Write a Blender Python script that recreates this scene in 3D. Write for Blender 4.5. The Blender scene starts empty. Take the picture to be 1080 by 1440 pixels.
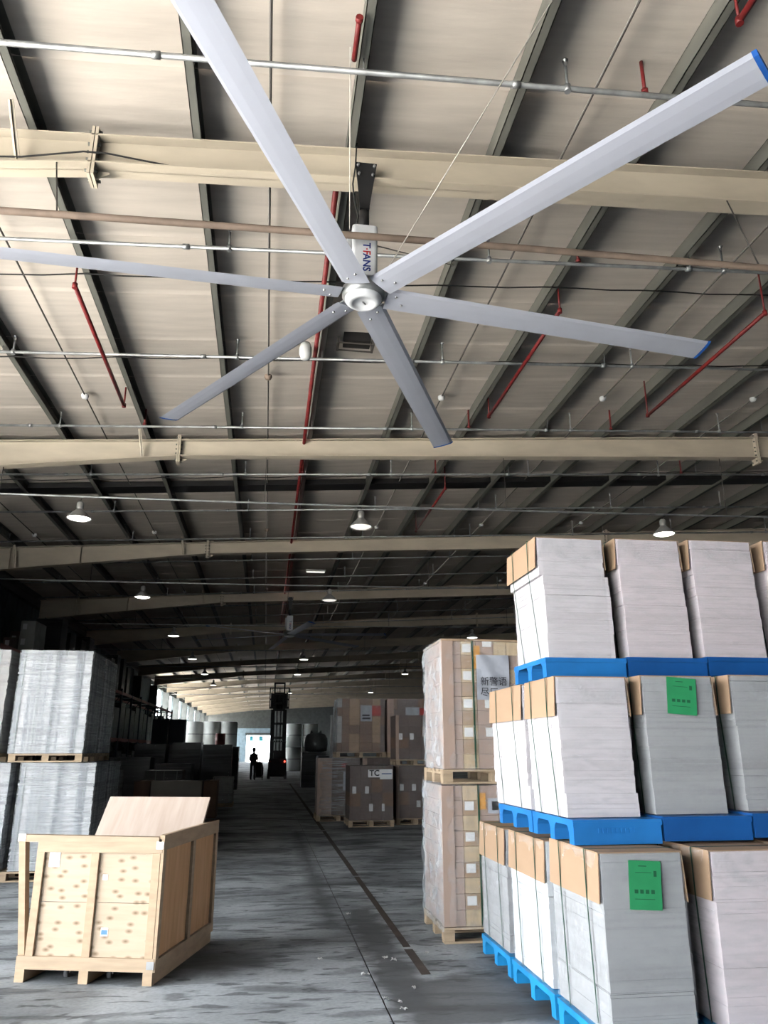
import bpy, math, random
from mathutils import Vector, Matrix
random.seed(7)
R = math.radians
SC = bpy.context.scene
COL = SC.collection

# ------------------------------------------------------------------ camera, sky, exposure
cam_d = bpy.data.cameras.new('camera'); cam = bpy.data.objects.new('camera', cam_d); COL.objects.link(cam)
cam_d.sensor_fit = 'VERTICAL'; cam_d.sensor_height = 36.0; cam_d.lens = 27.0
cam_d.clip_start = 0.05; cam_d.clip_end = 500
cam.location = (0, 0, 1.6); cam.rotation_euler = (R(90 + 17.185), 0, R(-8.403))
SC.camera = cam

W = bpy.data.worlds.new('overcast_sky'); SC.world = W; W.use_nodes = True
wn = W.node_tree.nodes; wl = W.node_tree.links
wn['Background'].inputs[0].default_value = (0.90, 0.95, 1.0, 1)
wn['Background'].inputs[1].default_value = 16.5
sun_d = bpy.data.lights.new('sun', 'SUN'); sun_d.energy = 160.0; sun_d.angle = R(1.5); sun_d.color = (1.0, 0.95, 0.88)
sun = bpy.data.objects.new('sun', sun_d); COL.objects.link(sun); sun.rotation_euler = (R(-8), R(-20), 0)   # high sun over the yard

SC.view_settings.view_transform = 'Standard'; SC.view_settings.look = 'None'
SC.view_settings.gamma = 1.0; SC.view_settings.use_curve_mapping = False
SC.view_settings.exposure = 0.0
SC.cycles.use_denoising = True
SC.cycles.max_bounces = 10; SC.cycles.diffuse_bounces = 1; SC.cycles.transparent_max_bounces = 16

# ------------------------------------------------------------------ materials
MATS = {}
def mat(name, col, rough=0.7, metal=0.0, var=0.12, scale=3.0, stretch=(1, 1, 1), bump=0.0, bscale=None, spec=0.4, col2=None, detail=5.0, lo=0.35, hi=0.65):
    m = bpy.data.materials.new(name); m.use_nodes = True
    n = m.node_tree.nodes; l = m.node_tree.links; b = n['Principled BSDF']
    b.inputs['Roughness'].default_value = rough; b.inputs['Metallic'].default_value = metal
    b.inputs['Specular IOR Level'].default_value = spec
    tc = n.new('ShaderNodeTexCoord'); mp = n.new('ShaderNodeMapping'); mp.inputs['Scale'].default_value = stretch
    l.new(tc.outputs['Object'], mp.inputs[0])
    nz = n.new('ShaderNodeTexNoise'); nz.inputs['Scale'].default_value = scale; nz.inputs['Detail'].default_value = detail
    l.new(mp.outputs[0], nz.inputs['Vector'])
    cr = n.new('ShaderNodeValToRGB')
    c2 = col2 if col2 else tuple(max(0, c * (1 - var * 2)) for c in col)
    cr.color_ramp.elements[0].position = lo; cr.color_ramp.elements[1].position = hi
    cr.color_ramp.elements[0].color = (*c2, 1); cr.color_ramp.elements[1].color = (*col, 1)
    l.new(nz.outputs['Fac'], cr.inputs[0]); l.new(cr.outputs[0], b.inputs['Base Color'])
    if bump:
        n2 = n.new('ShaderNodeTexNoise'); n2.inputs['Scale'].default_value = bscale or scale * 4; n2.inputs['Detail'].default_value = 4
        l.new(mp.outputs[0], n2.inputs['Vector'])
        bp = n.new('ShaderNodeBump'); bp.inputs['Strength'].default_value = bump; bp.inputs['Distance'].default_value = 0.02
        l.new(n2.outputs['Fac'], bp.inputs['Height']); l.new(bp.outputs[0], b.inputs['Normal'])
    MATS[name] = m
    return m

def sheets(name, col, col2, freq=70.0, rough=0.75, crease=True):
    """edges of stacked sheets: fine horizontal lines"""
    m = bpy.data.materials.new(name); m.use_nodes = True
    n = m.node_tree.nodes; l = m.node_tree.links; b = n['Principled BSDF']
    b.inputs['Roughness'].default_value = rough; b.inputs['Specular IOR Level'].default_value = 0.3
    tc = n.new('ShaderNodeTexCoord'); mp = n.new('ShaderNodeMapping'); mp.inputs['Scale'].default_value = (0.6, 0.6, freq)
    l.new(tc.outputs['Object'], mp.inputs[0])
    nz = n.new('ShaderNodeTexNoise'); nz.inputs['Scale'].default_value = 1.0; nz.inputs['Detail'].default_value = 3
    l.new(mp.outputs[0], nz.inputs['Vector'])
    mp2 = n.new('ShaderNodeMapping'); mp2.inputs['Scale'].default_value = (0.4, 0.4, 5.0)
    l.new(tc.outputs['Object'], mp2.inputs[0])
    n2 = n.new('ShaderNodeTexNoise'); n2.inputs['Scale'].default_value = 1.0; n2.inputs['Detail'].default_value = 2
    l.new(mp2.outputs[0], n2.inputs['Vector'])
    ad = n.new('ShaderNodeMath'); ad.operation = 'ADD'; l.new(nz.outputs['Fac'], ad.inputs[0]); l.new(n2.outputs['Fac'], ad.inputs[1])
    cr = n.new('ShaderNodeValToRGB'); cr.color_ramp.elements[0].position = 0.75; cr.color_ramp.elements[1].position = 1.15
    ml = n.new('ShaderNodeMath'); ml.operation = 'MULTIPLY'; ml.inputs[1].default_value = 1.0
    l.new(ad.outputs[0], ml.inputs[0])
    cr.color_ramp.elements[0].position = 0.72; cr.color_ramp.elements[1].position = 1.0
    cr.color_ramp.elements[0].color = (*col2, 1); cr.color_ramp.elements[1].color = (*col, 1)
    l.new(ml.outputs[0], cr.inputs[0]); l.new(cr.outputs[0], b.inputs['Base Color'])
    bp = n.new('ShaderNodeBump'); bp.inputs['Strength'].default_value = 0.35; bp.inputs['Distance'].default_value = 0.004
    l.new(nz.outputs['Fac'], bp.inputs['Height']); l.new(bp.outputs[0], b.inputs['Normal'])
    MATS[name] = m
    return m

def bands(m):
    n = m.node_tree.nodes; l = m.node_tree.links; b = n['Principled BSDF']
    tc = n.new('ShaderNodeTexCoord'); mp = n.new('ShaderNodeMapping'); mp.inputs['Scale'].default_value = (13.0, 13.0, 0.15)
    l.new(tc.outputs['Object'], mp.inputs[0]); z = n.new('ShaderNodeTexNoise'); z.inputs['Scale'].default_value = 1.0; z.inputs['Detail'].default_value = 2
    l.new(mp.outputs[0], z.inputs['Vector'])
    cr = n.new('ShaderNodeValToRGB'); cr.color_ramp.elements[0].position = 0.38; cr.color_ramp.elements[1].position = 0.55
    cr.color_ramp.elements[0].color = (0.42, 0.45, 0.49, 1); cr.color_ramp.elements[1].color = (1, 1, 1, 1); l.new(z.outputs['Fac'], cr.inputs[0])
    mx = n.new('ShaderNodeMix'); mx.data_type = 'RGBA'; mx.blend_type = 'MULTIPLY'; mx.inputs['Factor'].default_value = 1.0
    l.new(b.inputs['Base Color'].links[0].from_socket, mx.inputs['A']); l.new(cr.outputs[0], mx.inputs['B']); l.new(mx.outputs['Result'], b.inputs['Base Color'])

def film(name, tint, amount, rough=0.18, stretch=(3, 3, 14), bump=0.5):
    """clear stretch film: mostly see-through, streaks of gloss"""
    m = bpy.data.materials.new(name); m.use_nodes = True
    n = m.node_tree.nodes; l = m.node_tree.links
    b = n['Principled BSDF']; out = n['Material Output']
    b.inputs['Base Color'].default_value = (*tint, 1); b.inputs['Roughness'].default_value = rough
    b.inputs['Specular IOR Level'].default_value = 0.9
    tr = n.new('ShaderNodeBsdfTransparent'); mx = n.new('ShaderNodeMixShader')
    tc = n.new('ShaderNodeTexCoord'); mp = n.new('ShaderNodeMapping'); mp.inputs['Scale'].default_value = stretch
    mp.inputs['Rotation'].default_value = (0.12, 0.1, 0.0)
    l.new(tc.outputs['Object'], mp.inputs[0])
    nz = n.new('ShaderNodeTexNoise'); nz.inputs['Scale'].default_value = 2.0; nz.inputs['Detail'].default_value = 5; nz.inputs['Distortion'].default_value = 0.8
    l.new(mp.outputs[0], nz.inputs['Vector'])
    mr = n.new('ShaderNodeMapRange'); mr.inputs[1].default_value = 0.4; mr.inputs[2].default_value = 0.75
    mr.inputs[3].default_value = amount * 0.4; mr.inputs[4].default_value = min(1, amount * 2.2)
    l.new(nz.outputs['Fac'], mr.inputs[0]); l.new(mr.outputs[0], mx.inputs[0])
    l.new(tr.outputs[0], mx.inputs[1]); l.new(b.outputs[0], mx.inputs[2]); l.new(mx.outputs[0], out.inputs[0])
    bp = n.new('ShaderNodeBump'); bp.inputs['Strength'].default_value = bump; bp.inputs['Distance'].default_value = 0.03
    l.new(nz.outputs['Fac'], bp.inputs['Height']); l.new(bp.outputs[0], b.inputs['Normal'])
    MATS[name] = m
    return m

def emit(name, col, s):
    m = bpy.data.materials.new(name); m.use_nodes = True
    n = m.node_tree.nodes; l = m.node_tree.links
    b = n['Principled BSDF']; b.inputs['Base Color'].default_value = (*col, 1)
    b.inputs['Emission Color'].default_value = (*col, 1); b.inputs['Emission Strength'].default_value = s
    MATS[name] = m
    return m

def plywood(name, c1, c2, knots=True, stretch=(1.2, 1.2, 9)):
    m = mat(name, c1, 0.7, var=0.1, scale=2.2, stretch=stretch, col2=c2, lo=0.3, hi=0.7)
    n = m.node_tree.nodes; l = m.node_tree.links; b = n['Principled BSDF']
    if knots:
        tc = n.new('ShaderNodeTexCoord'); mp = n.new('ShaderNodeMapping'); mp.inputs['Scale'].default_value = (7.5, 1.0, 14.0); mp.inputs['Rotation'].default_value = (R(90), 0, 0)
        l.new(tc.outputs['Object'], mp.inputs[0])
        vo = n.new('ShaderNodeTexVoronoi'); vo.voronoi_dimensions = '2D'; vo.inputs['Scale'].default_value = 1.0; vo.inputs['Randomness'].default_value = 0.8
        l.new(mp.outputs[0], vo.inputs['Vector'])
        cr = n.new('ShaderNodeValToRGB'); cr.color_ramp.elements[0].position = 0.03; cr.color_ramp.elements[1].position = 0.26
        cr.color_ramp.elements[0].color = (0.32, 0.25, 0.17, 1); cr.color_ramp.elements[1].color = (1, 1, 1, 1)
        l.new(vo.outputs['Distance'], cr.inputs[0])
        mx = n.new('ShaderNodeMix'); mx.data_type = 'RGBA'; mx.blend_type = 'MULTIPLY'; mx.inputs['Factor'].default_value = 0.8
        src = b.inputs['Base Color'].links[0].from_socket
        l.new(src, mx.inputs['A']); l.new(cr.outputs[0], mx.inputs['B']); l.new(mx.outputs['Result'], b.inputs['Base Color'])
    return m

mat('roof_sheet', (0.56, 0.50, 0.435), 0.8, var=0.08, scale=1.6, stretch=(0.7, 6, 1), bump=0.25, bscale=3.0, lo=0.3, hi=0.72, detail=8)
mat('beam_cream', (0.60, 0.52, 0.405), 0.55, var=0.08, scale=1.2, stretch=(1, 3, 3))
mat('purlin_grey', (0.15, 0.15, 0.13), 0.55, var=0.12, scale=1.5, stretch=(3, 0.5, 3))
mat('galvanised', (0.40, 0.41, 0.41), 0.4, 0.6, var=0.2, scale=6)
mat('brown_pipe', (0.27, 0.20, 0.155), 0.6, var=0.15, scale=5)
mat('red_paint', (0.20, 0.018, 0.018), 0.5, var=0.2, scale=8)
mat('dark_cable', (0.015, 0.014, 0.013), 0.6)
mat('conduit_dark', (0.07, 0.062, 0.055), 0.6)
mat('white_plastic', (0.75, 0.75, 0.74), 0.4, var=0.04)
mat('fan_grey', (0.47, 0.49, 0.56), 0.32, 0.25, var=0.03, scale=2, spec=0.5)
mat('fan_white', (0.72, 0.73, 0.75), 0.4, var=0.04, scale=6)
mat('fan_blue', (0.02, 0.11, 0.42), 0.4)
mat('black_steel', (0.012, 0.012, 0.013), 0.45)
mat('steel_bolt', (0.55, 0.55, 0.55), 0.3, 0.9)
mat('wire_white', (0.62, 0.58, 0.52), 0.5)
mat('logo_blue', (0.01, 0.03, 0.2), 0.5)
mat('logo_red', (0.5, 0.02, 0.02), 0.5)
mat('wall_steel', (0.13, 0.16, 0.165), 0.7, var=0.15, scale=2)
mat('far_wall_blue', (0.40, 0.52, 0.58), 0.7)
mat('column_grey', (0.12, 0.13, 0.125), 0.6)
mat('concrete_out', (0.42, 0.41, 0.39), 0.9, var=0.1, scale=0.5)
mat('asphalt', (0.05, 0.05, 0.052), 0.9, var=0.1, scale=0.5)
sheets('paper_white', (0.68, 0.635, 0.655), (0.58, 0.53, 0.55))
sheets('paper_lilac', (0.68, 0.60, 0.62), (0.57, 0.50, 0.515))
sheets('paper_grey', (0.36, 0.365, 0.37), (0.28, 0.282, 0.285), 55)
sheets('paper_bright', (0.66, 0.68, 0.70), (0.55, 0.57, 0.585))
bands(sheets('board_silver', (0.56, 0.57, 0.58), (0.24, 0.245, 0.25), 60, 0.4))
sheets('board_grey', (0.36, 0.345, 0.33), (0.22, 0.21, 0.20), 30)
sheets('board_dark', (0.06, 0.06, 0.06), (0.018, 0.018, 0.018), 12, 0.35)
mat('kraft', (0.41, 0.275, 0.175), 0.75, var=0.04, scale=2, stretch=(1, 1, 3))
mat('carton_tan', (0.40, 0.275, 0.175), 0.75, var=0.08, scale=3)
mat('carton_pale', (0.60, 0.46, 0.29), 0.65, var=0.12, scale=9, stretch=(3, 1, 0.6))
mat('carton_mauve', (0.40, 0.29, 0.235), 0.75, var=0.06, scale=3)
mat('carton_brown', (0.22, 0.135, 0.09), 0.7, var=0.1, scale=3)
mat('carton_dull', (0.16, 0.12, 0.105), 0.75, var=0.08, scale=3)
mat('carton_white', (0.42, 0.41, 0.39), 0.7, var=0.06)
mat('pallet_blue', (0.022, 0.20, 0.56), 0.45, var=0.12, scale=3)
mat('pallet_blue_dark', (0.012, 0.105, 0.36), 0.45, var=0.12, scale=3)
mat('pallet_blue_bright', (0.02, 0.30, 0.66), 0.45, var=0.14, scale=4)
mat('pallet_wood', (0.48, 0.36, 0.24), 0.8, var=0.15, scale=3, stretch=(1, 6, 6))
mat('pine', (0.54, 0.39, 0.255), 0.7, var=0.08, scale=3, stretch=(2, 2, 7))
mat('pine_x', (0.52, 0.385, 0.26), 0.7, var=0.09, scale=3, stretch=(1, 8, 8))
plywood('ply_front', (0.60, 0.47, 0.345), (0.53, 0.40, 0.28))
plywood('ply_side', (0.78, 0.47, 0.25), (0.66, 0.37, 0.18), False, (9, 9, 1.1))
plywood('ply_lid', (0.55, 0.455, 0.385), (0.46, 0.36, 0.29), False, (8, 1.0, 1))
mat('strap_green', (0.015, 0.07, 0.04), 0.4)
mat('strap_pale', (0.30, 0.36, 0.33), 0.4)
mat('label_white', (0.80, 0.80, 0.80), 0.6, var=0.03)
mat('label_grey', (0.42, 0.44, 0.49), 0.55, var=0.1, scale=6)
mat('label_green', (0.03, 0.30, 0.115), 0.6, var=0.06, scale=9)
mat('label_green_ink', (0.012, 0.12, 0.05), 0.6)
mat('label_orange', (0.75, 0.36, 0.06), 0.6, var=0.1, scale=20)
mat('label_red', (0.42, 0.04, 0.03), 0.6)
mat('label_blue', (0.15, 0.33, 0.55), 0.6)
mat('ink_black', (0.02, 0.02, 0.025), 0.7)
mat('ink_blue', (0.05, 0.12, 0.3), 0.7)
mat('rack_blue', (0.022, 0.03, 0.045), 0.5)
mat('rack_red', (0.22, 0.035, 0.03), 0.5)
mat('roll_paper', (0.70, 0.72, 0.68), 0.6, var=0.05, scale=2)
mat('rubber', (0.10, 0.10, 0.105), 0.6)
mat('truck_body', (0.05, 0.05, 0.055), 0.5)
mat('cloth_dark', (0.015, 0.016, 0.02), 0.9)
mat('skin', (0.30, 0.19, 0.13), 0.6)
mat('grey_cloth', (0.55, 0.50, 0.44), 0.85, var=0.06)
mat('bag_grey', (0.16, 0.17, 0.165), 0.35, var=0.2, bump=0.6, bscale=6)
mat('drum_red', (0.22, 0.05, 0.045), 0.5)
mat('scrap_white', (0.8, 0.8, 0.78), 0.7)
mat('reflector', (0.40, 0.39, 0.37), 0.35, 0.3)
mat('curtain_cyan', (0.08, 0.45, 0.55), 0.5)
film('film_clear', (0.85, 0.87, 0.90), 0.10)
film('film_tuck', (0.8, 0.8, 0.82), 0.13, 0.12, (6, 6, 3), 0.9)
film('film_silver', (0.80, 0.82, 0.84), 0.24, 0.22, (1.2, 1.2, 30), 0.8)
film('film_thick', (0.75, 0.80, 0.84), 0.30, 0.2, (5, 5, 3), 0.9)
film('film_dark', (0.30, 0.33, 0.35), 0.12, 0.25, (5, 5, 9), 0.9)
film('pane_frost', (0.85, 0.9, 0.95), 0.12, 0.4, (1, 1, 1), 0.1)
emit('lamp_glow', (1.0, 0.98, 0.92), 7.0)
emit('lamp_dim', (1.0, 0.97, 0.90), 0.9)
emit('tail_light', (1.0, 0.10, 0.06), 4.0)

def floor_material():
    m = bpy.data.materials.new('floor_concrete'); m.use_nodes = True
    n = m.node_tree.nodes; l = m.node_tree.links; b = n['Principled BSDF']; b.inputs['Specular IOR Level'].default_value = 0.22
    ge = n.new('ShaderNodeNewGeometry')
    def noise(sc, stretch, det=6, dist=0.0):
        mp = n.new('ShaderNodeMapping'); mp.inputs['Scale'].default_value = stretch; l.new(ge.outputs['Position'], mp.inputs[0])
        z = n.new('ShaderNodeTexNoise'); z.inputs['Scale'].default_value = sc; z.inputs['Detail'].default_value = det; z.inputs['Distortion'].default_value = dist
        l.new(mp.outputs[0], z.inputs['Vector']); return z.outputs['Fac']
    def ramp(src, p0, p1, c0, c1):
        r = n.new('ShaderNodeValToRGB'); r.color_ramp.elements[0].position = p0; r.color_ramp.elements[1].position = p1
        r.color_ramp.elements[0].color = (*c0, 1); r.color_ramp.elements[1].color = (*c1, 1); l.new(src, r.inputs[0]); return r.outputs[0]
    def mixc(f, a, bb, mode='MULTIPLY', fac=1.0):
        x = n.new('ShaderNodeMix'); x.data_type = 'RGBA'; x.blend_type = mode
        if f is None: x.inputs['Factor'].default_value = fac
        else: l.new(f, x.inputs['Factor'])
        l.new(a, x.inputs['A']); l.new(bb, x.inputs['B']); return x.outputs['Result']
    base = ramp(noise(0.9, (0.8, 1.3, 1), 12, 0.4), 0.36, 0.60, (0.17, 0.18, 0.187), (0.50, 0.525, 0.54))
    blot = ramp(noise(2.6, (0.55, 1.7, 1), 12, 0.5), 0.40, 0.47, (0.40, 0.40, 0.40), (1, 1, 1))
    fleck = ramp(noise(7.5, (0.5, 1.7, 1), 5, 0.6), 0.36, 0.42, (0.30, 0.30, 0.30), (1, 1, 1))
    fine = ramp(noise(30, (1, 1.4, 1), 6, 0.2), 0.35, 0.60, (0.80, 0.80, 0.80), (1, 1, 1))
    c = mixc(None, base, blot, fac=0.75); c = mixc(None, c, fleck, fac=0.8); c = mixc(None, c, fine, fac=0.9)
    # dark repaired strip along the joint and a stained patch by the blue pallets, plus a darker patch by the crate
    sep = n.new('ShaderNodeSeparateXYZ'); l.new(ge.outputs['Position'], sep.inputs[0])
    wob = noise(3.0, (1, 1, 1), 6, 0.8)
    def mth(op, a, bv):
        x = n.new('ShaderNodeMath'); x.operation = op
        for i, s in enumerate((a, bv)):
            if isinstance(s, (int, float)): x.inputs[i].default_value = s
            else: l.new(s, x.inputs[i])
        return x.outputs[0]
    def blob(cx, cy, hx, hy, soft=0.06, w=0.35):
        ww = mth('MULTIPLY', mth('SUBTRACT', wob, 0.5), w)
        dx = mth('SUBTRACT', mth('ABSOLUTE', mth('SUBTRACT', sep.outputs[0], cx), 0), hx)
        dy = mth('SUBTRACT', mth('ABSOLUTE', mth('SUBTRACT', sep.outputs[1], cy), 0), hy)
        d = mth('ADD', mth('MAXIMUM', dx, dy), ww)
        mr = n.new('ShaderNodeMapRange'); mr.inputs[1].default_value = soft; mr.inputs[2].default_value = -soft
        l.new(d, mr.inputs[0]); return mr.outputs[0]
    dark = n.new('ShaderNodeRGB'); dark.outputs[0].default_value = (0.085, 0.088, 0.09, 1)
    for args in ((1.04, 7.2, 0.15, 1.7), (1.5, 5.75, 0.55, 0.5), (0.70, 12.5, 0.10, 4.5, 0.1, 0.4), (-0.5, 6.9, 0.65, 0.22, 0.15, 0.6)):
        c = mixc(mth('MULTIPLY', blob(*args), 0.8), c, dark.outputs[0], 'MIX')
    l.new(c, b.inputs['Base Color'])
    rr = n.new('ShaderNodeMapRange'); rr.inputs[3].default_value = 0.48; rr.inputs[4].default_value = 0.8
    l.new(noise(1.3, (1, 2, 1), 6, 0.5), rr.inputs[0]); l.new(rr.outputs[0], b.inputs['Roughness'])
    bp = n.new('ShaderNodeBump'); bp.inputs['Strength'].default_value = 0.25; bp.inputs['Distance'].default_value = 0.01
    l.new(noise(14, (1, 1, 1), 6), bp.inputs['Height']); l.new(bp.outputs[0], b.inputs['Normal'])
    MATS['floor_concrete'] = m
floor_material()
mat('floor_mark', (0.075, 0.058, 0.048), 0.7, var=0.2, scale=5)

# ------------------------------------------------------------------ mesh builder
class MB:
    def __init__(s): s.v = []; s.f = []; s.sm = []
    def add(s, vs, fs, smooth=False):
        o = len(s.v); s.v += [tuple(p) for p in vs]
        for f in fs: s.f.append(tuple(i + o for i in f)); s.sm.append(smooth)
        return s
    def box(s, x0, x1, y0, y1, z0, z1):
        return s.add([(x0,y0,z0),(x1,y0,z0),(x1,y1,z0),(x0,y1,z0),(x0,y0,z1),(x1,y0,z1),(x1,y1,z1),(x0,y1,z1)],
                     [(0,3,2,1),(4,5,6,7),(0,1,5,4),(1,2,6,5),(2,3,7,6),(3,0,4,7)])
    def hexa(s, b, t):
        return s.add(list(b) + list(t), [(0,3,2,1),(4,5,6,7),(0,1,5,4),(1,2,6,5),(2,3,7,6),(3,0,4,7)])
    def bar(s, p, q, w, h, up=(0,0,1)):
        p = Vector(p); q = Vector(q); d = (q - p).normalized(); u = Vector(up)
        if abs(d.dot(u)) > 0.98: u = Vector((1,0,0))
        sx = d.cross(u).normalized(); uz = sx.cross(d).normalized()
        c = [(-w/2,-h/2),(w/2,-h/2),(w/2,h/2),(-w/2,h/2)]
        return s.hexa([p + sx*a + uz*b for a, b in c], [q + sx*a + uz*b for a, b in c])
    def tube(s, pts, r, n=10, cap=True):
        pts = [Vector(p) for p in pts]; rings = []; o = len(s.v); prev = None
        for i, p in enumerate(pts):
            d = ((pts[min(i+1, len(pts)-1)] - p).normalized() + (p - pts[max(i-1, 0)]).normalized())
            d = d.normalized() if d.length > 1e-6 else Vector((0,0,1))
            u = Vector((0,0,1)) if abs(d.z) < 0.95 else Vector((1,0,0))
            a = d.cross(u).normalized(); b = a.cross(d).normalized()
            rr = r[i] if isinstance(r, (list, tuple)) else r
            for k in range(n):
                t = 2*math.pi*k/n; s.v.append(tuple(p + a*math.cos(t)*rr + b*math.sin(t)*rr))
        for i in range(len(pts)-1):
            for k in range(n):
                s.f.append((o+i*n+k, o+i*n+(k+1)%n, o+(i+1)*n+(k+1)%n, o+(i+1)*n+k)); s.sm.append(True)
        if cap:
            s.f.append(tuple(o+k for k in range(n))[::-1]); s.sm.append(False)
            s.f.append(tuple(o+(len(pts)-1)*n+k for k in range(n))); s.sm.append(False)
        return s
    def lathe(s, prof, c=(0,0,0), n=20, axis='z', cap0=False, cap1=False):
        o = len(s.v); c = Vector(c)
        for r, h in prof:
            for k in range(n):
                t = 2*math.pi*k/n; a, b = r*math.cos(t), r*math.sin(t)
                s.v.append(tuple(c + (Vector((a,b,h)) if axis == 'z' else Vector((h,a,b)) if axis == 'x' else Vector((b,h,a)))))
        for i in range(len(prof)-1):
            for k in range(n):
                s.f.append((o+i*n+k, o+i*n+(k+1)%n, o+(i+1)*n+(k+1)%n, o+(i+1)*n+k)); s.sm.append(True)
        if cap0: s.f.append(tuple(o+k for k in range(n))[::-1]); s.sm.append(False)
        if cap1: s.f.append(tuple(o+(len(prof)-1)*n+k for k in range(n))); s.sm.append(False)
        return s
    def prism(s, poly, y0, y1, axis='y'):
        n = len(poly)
        P = (lambda a, b, t: (a, t, b)) if axis == 'y' else (lambda a, b, t: (t, a, b)) if axis == 'x' else (lambda a, b, t: (a, b, t))
        return s.add([P(a, b, y0) for a, b in poly] + [P(a, b, y1) for a, b in poly],
                     [tuple(range(n))[::-1], tuple(range(n, 2*n))] + [(i, (i+1)%n, n+(i+1)%n, n+i) for i in range(n)])
    def grid(s, fn, nu, nv, smooth=True):
        o = len(s.v)
        for j in range(nv+1):
            for i in range(nu+1): s.v.append(tuple(fn(i/nu, j/nv)))
        for j in range(nv):
            for i in range(nu):
                a = o + j*(nu+1) + i; s.f.append((a, a+1, a+nu+2, a+nu+1)); s.sm.append(smooth)
        return s
    def xf(s, M):
        s.v = [tuple(M @ Vector(p)) for p in s.v]; return s
    def mesh(s, name, m):
        me = bpy.data.meshes.new(name); me.from_pydata(s.v, [], s.f)
        me.polygons.foreach_set('use_smooth', s.sm); me.materials.append(MATS[m]); me.update(); return me
    def build(s, name, m, parent=None, loc=None, rot=None):
        return link(name, s.mesh(name, m), parent, loc, rot)

def link(name, data, parent=None, loc=None, rot=None):
    o = bpy.data.objects.new(name, data); COL.objects.link(o)
    if parent: o.parent = parent
    if loc: o.location = loc
    if rot: o.rotation_euler = rot
    return o
def tag(o, label=None, cat=None, group=None, kind=None):
    if label: o['label'] = label
    if cat: o['category'] = cat
    if group: o['group'] = group
    if kind: o['kind'] = kind
    return o
def thing(name, loc, label, cat, group=None, rz=0.0, kind=None):
    o = link(name, None, None, loc, (0, 0, rz)); o.empty_display_size = 0.1
    return tag(o, label, cat, group, kind)
def struct(name, mb, m, label=None):
    return tag(mb.build(name, m), label, None, None, 'structure')
def copy_tree(o, parent=None):
    c = o.copy(); COL.objects.link(c); c.parent = parent
    for ch in [x for x in bpy.data.objects if x.parent == o]: copy_tree(ch, c)
    return c
def text(name, body, size, m, parent, loc, rot, ext=0.0008, align='CENTER', bold=0.0):
    cu = bpy.data.curves.new(name, 'FONT'); cu.body = body; cu.size = size; cu.extrude = ext; cu.align_x = align; cu.align_y = 'CENTER'
    cu.resolution_u = 3; cu.offset = bold*size
    t = bpy.data.objects.new(name, cu); COL.objects.link(t)
    me = bpy.data.meshes.new_from_object(t.evaluated_get(bpy.context.evaluated_depsgraph_get()))
    bpy.data.objects.remove(t); me.materials.clear(); me.materials.append(MATS[m])
    return link(name, me, parent, loc, rot)
def rnd(a, b): return random.uniform(a, b)

# ------------------------------------------------------------------ building dimensions
XL, XR, YN, YF = -8.0, 20.0, -12.0, 112.0
BAY = 7.1; YB1 = 5.93
def ztop(x): return 6.935 + 0.065*x            # top of the rafters
def zbot(x): return 6.61 + 0.054*x if x > -1.73 else 6.5165 + 0.118*(x + 1.73)
PURLINS = [-0.85 + 1.4*k for k in range(-5, 15)]

# floor slabs with joints
fl = thing('floor', (0, 0, 0), 'grey stained concrete floor with slab joints', None, None, 0, 'structure')
MB().box(XL, XR, YN, YF, -0.30, -0.012).build('sub_base', 'floor_mark', fl)
jx = [XL, -5.15, 0.85, 6.85, 12.85, XR]; jy = [YN, 0.35, 6.35, 12.35, 18.35, 24.35, 30.35, 36.35, 48.35, 60.35, 84.35, YF]
for i in range(len(jx)-1):
    for j in range(len(jy)-1):
        MB().box(jx[i]+0.006, jx[i+1]-0.006, jy[j]+0.004, jy[j+1]-0.004, -0.15, 0.0).build('slab', 'floor_concrete', fl)
mk = MB()
for a, b in ((6.36, 7.12), (7.2, 11.0), (11.1, 17.0), (17.2, 40.0)):
    mk.box(1.225 + rnd(-.01, .01), 1.30 + rnd(-.01, .01), a, b, 0.0005, 0.003)
mk.build('painted_line', 'floor_mark', fl)
AP = 11.0  # apron width, kept short so less bounced light reaches the deep roof
struct('ground_outside', MB().box(XL-AP, 60, YN-AP, YN-0.02, -0.4, -0.02).box(XL-AP, XL-0.25, YN-0.02, 140, -0.4, -0.02), 'concrete_out', 'pale concrete apron outside the building')
struct('unseen_dark_yard', MB().box(-120, 90, -110, YN-AP, -0.4, -0.03).box(-120, XL-AP, YN-AP, 140, -0.4, -0.03), 'asphalt', 'unseen dark asphalt added beyond the apron to limit light on the deep roof')  # unseen dark ground, added to cut light bounced into the deep bays

# walls
ordn2 = ['first', 'second', 'third', 'fourth', 'fifth', 'sixth', 'seventh', 'eighth', 'ninth', 'tenth', 'eleventh', 'twelfth', 'thirteenth', 'fourteenth', 'last']
tw = 0.2
wm = MB()
wm.box(XL-tw, XL, YN, 8.2, 5.6, 6.62)                      # header over the open dock side
wm.box(XL-tw, XL, 8.2, 56, 0, 6.62)
wm.box(XL-tw, XL, 56, YF, 0, 2.7).box(XL-tw, XL, 56, YF, 5.9, 6.62)
for y in (YN+0.15, -5.0, 1.6): wm.box(XL-tw, XL, y-0.15, y+0.15, 0, 5.6)
for k in range(0, 17): wm.box(XL-tw, XL, 56+3.5*k-0.12, 56+3.5*k+0.12, 2.7, 5.9)
wleft = struct('wall_left', wm, 'wall_steel', 'dark steel wall behind the racking')
for y in [8.6 + 1.0*k for k in range(43)]:
    MB().box(XL, XL+0.02, y+0.02, y+0.93, 0.3, 6.3).build('panel', 'wall_steel', wleft)
MB().box(XL, XL+0.18, 8.6, YF, 6.2, 6.42).build('eave_strut', 'purlin_grey', wleft)
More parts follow.
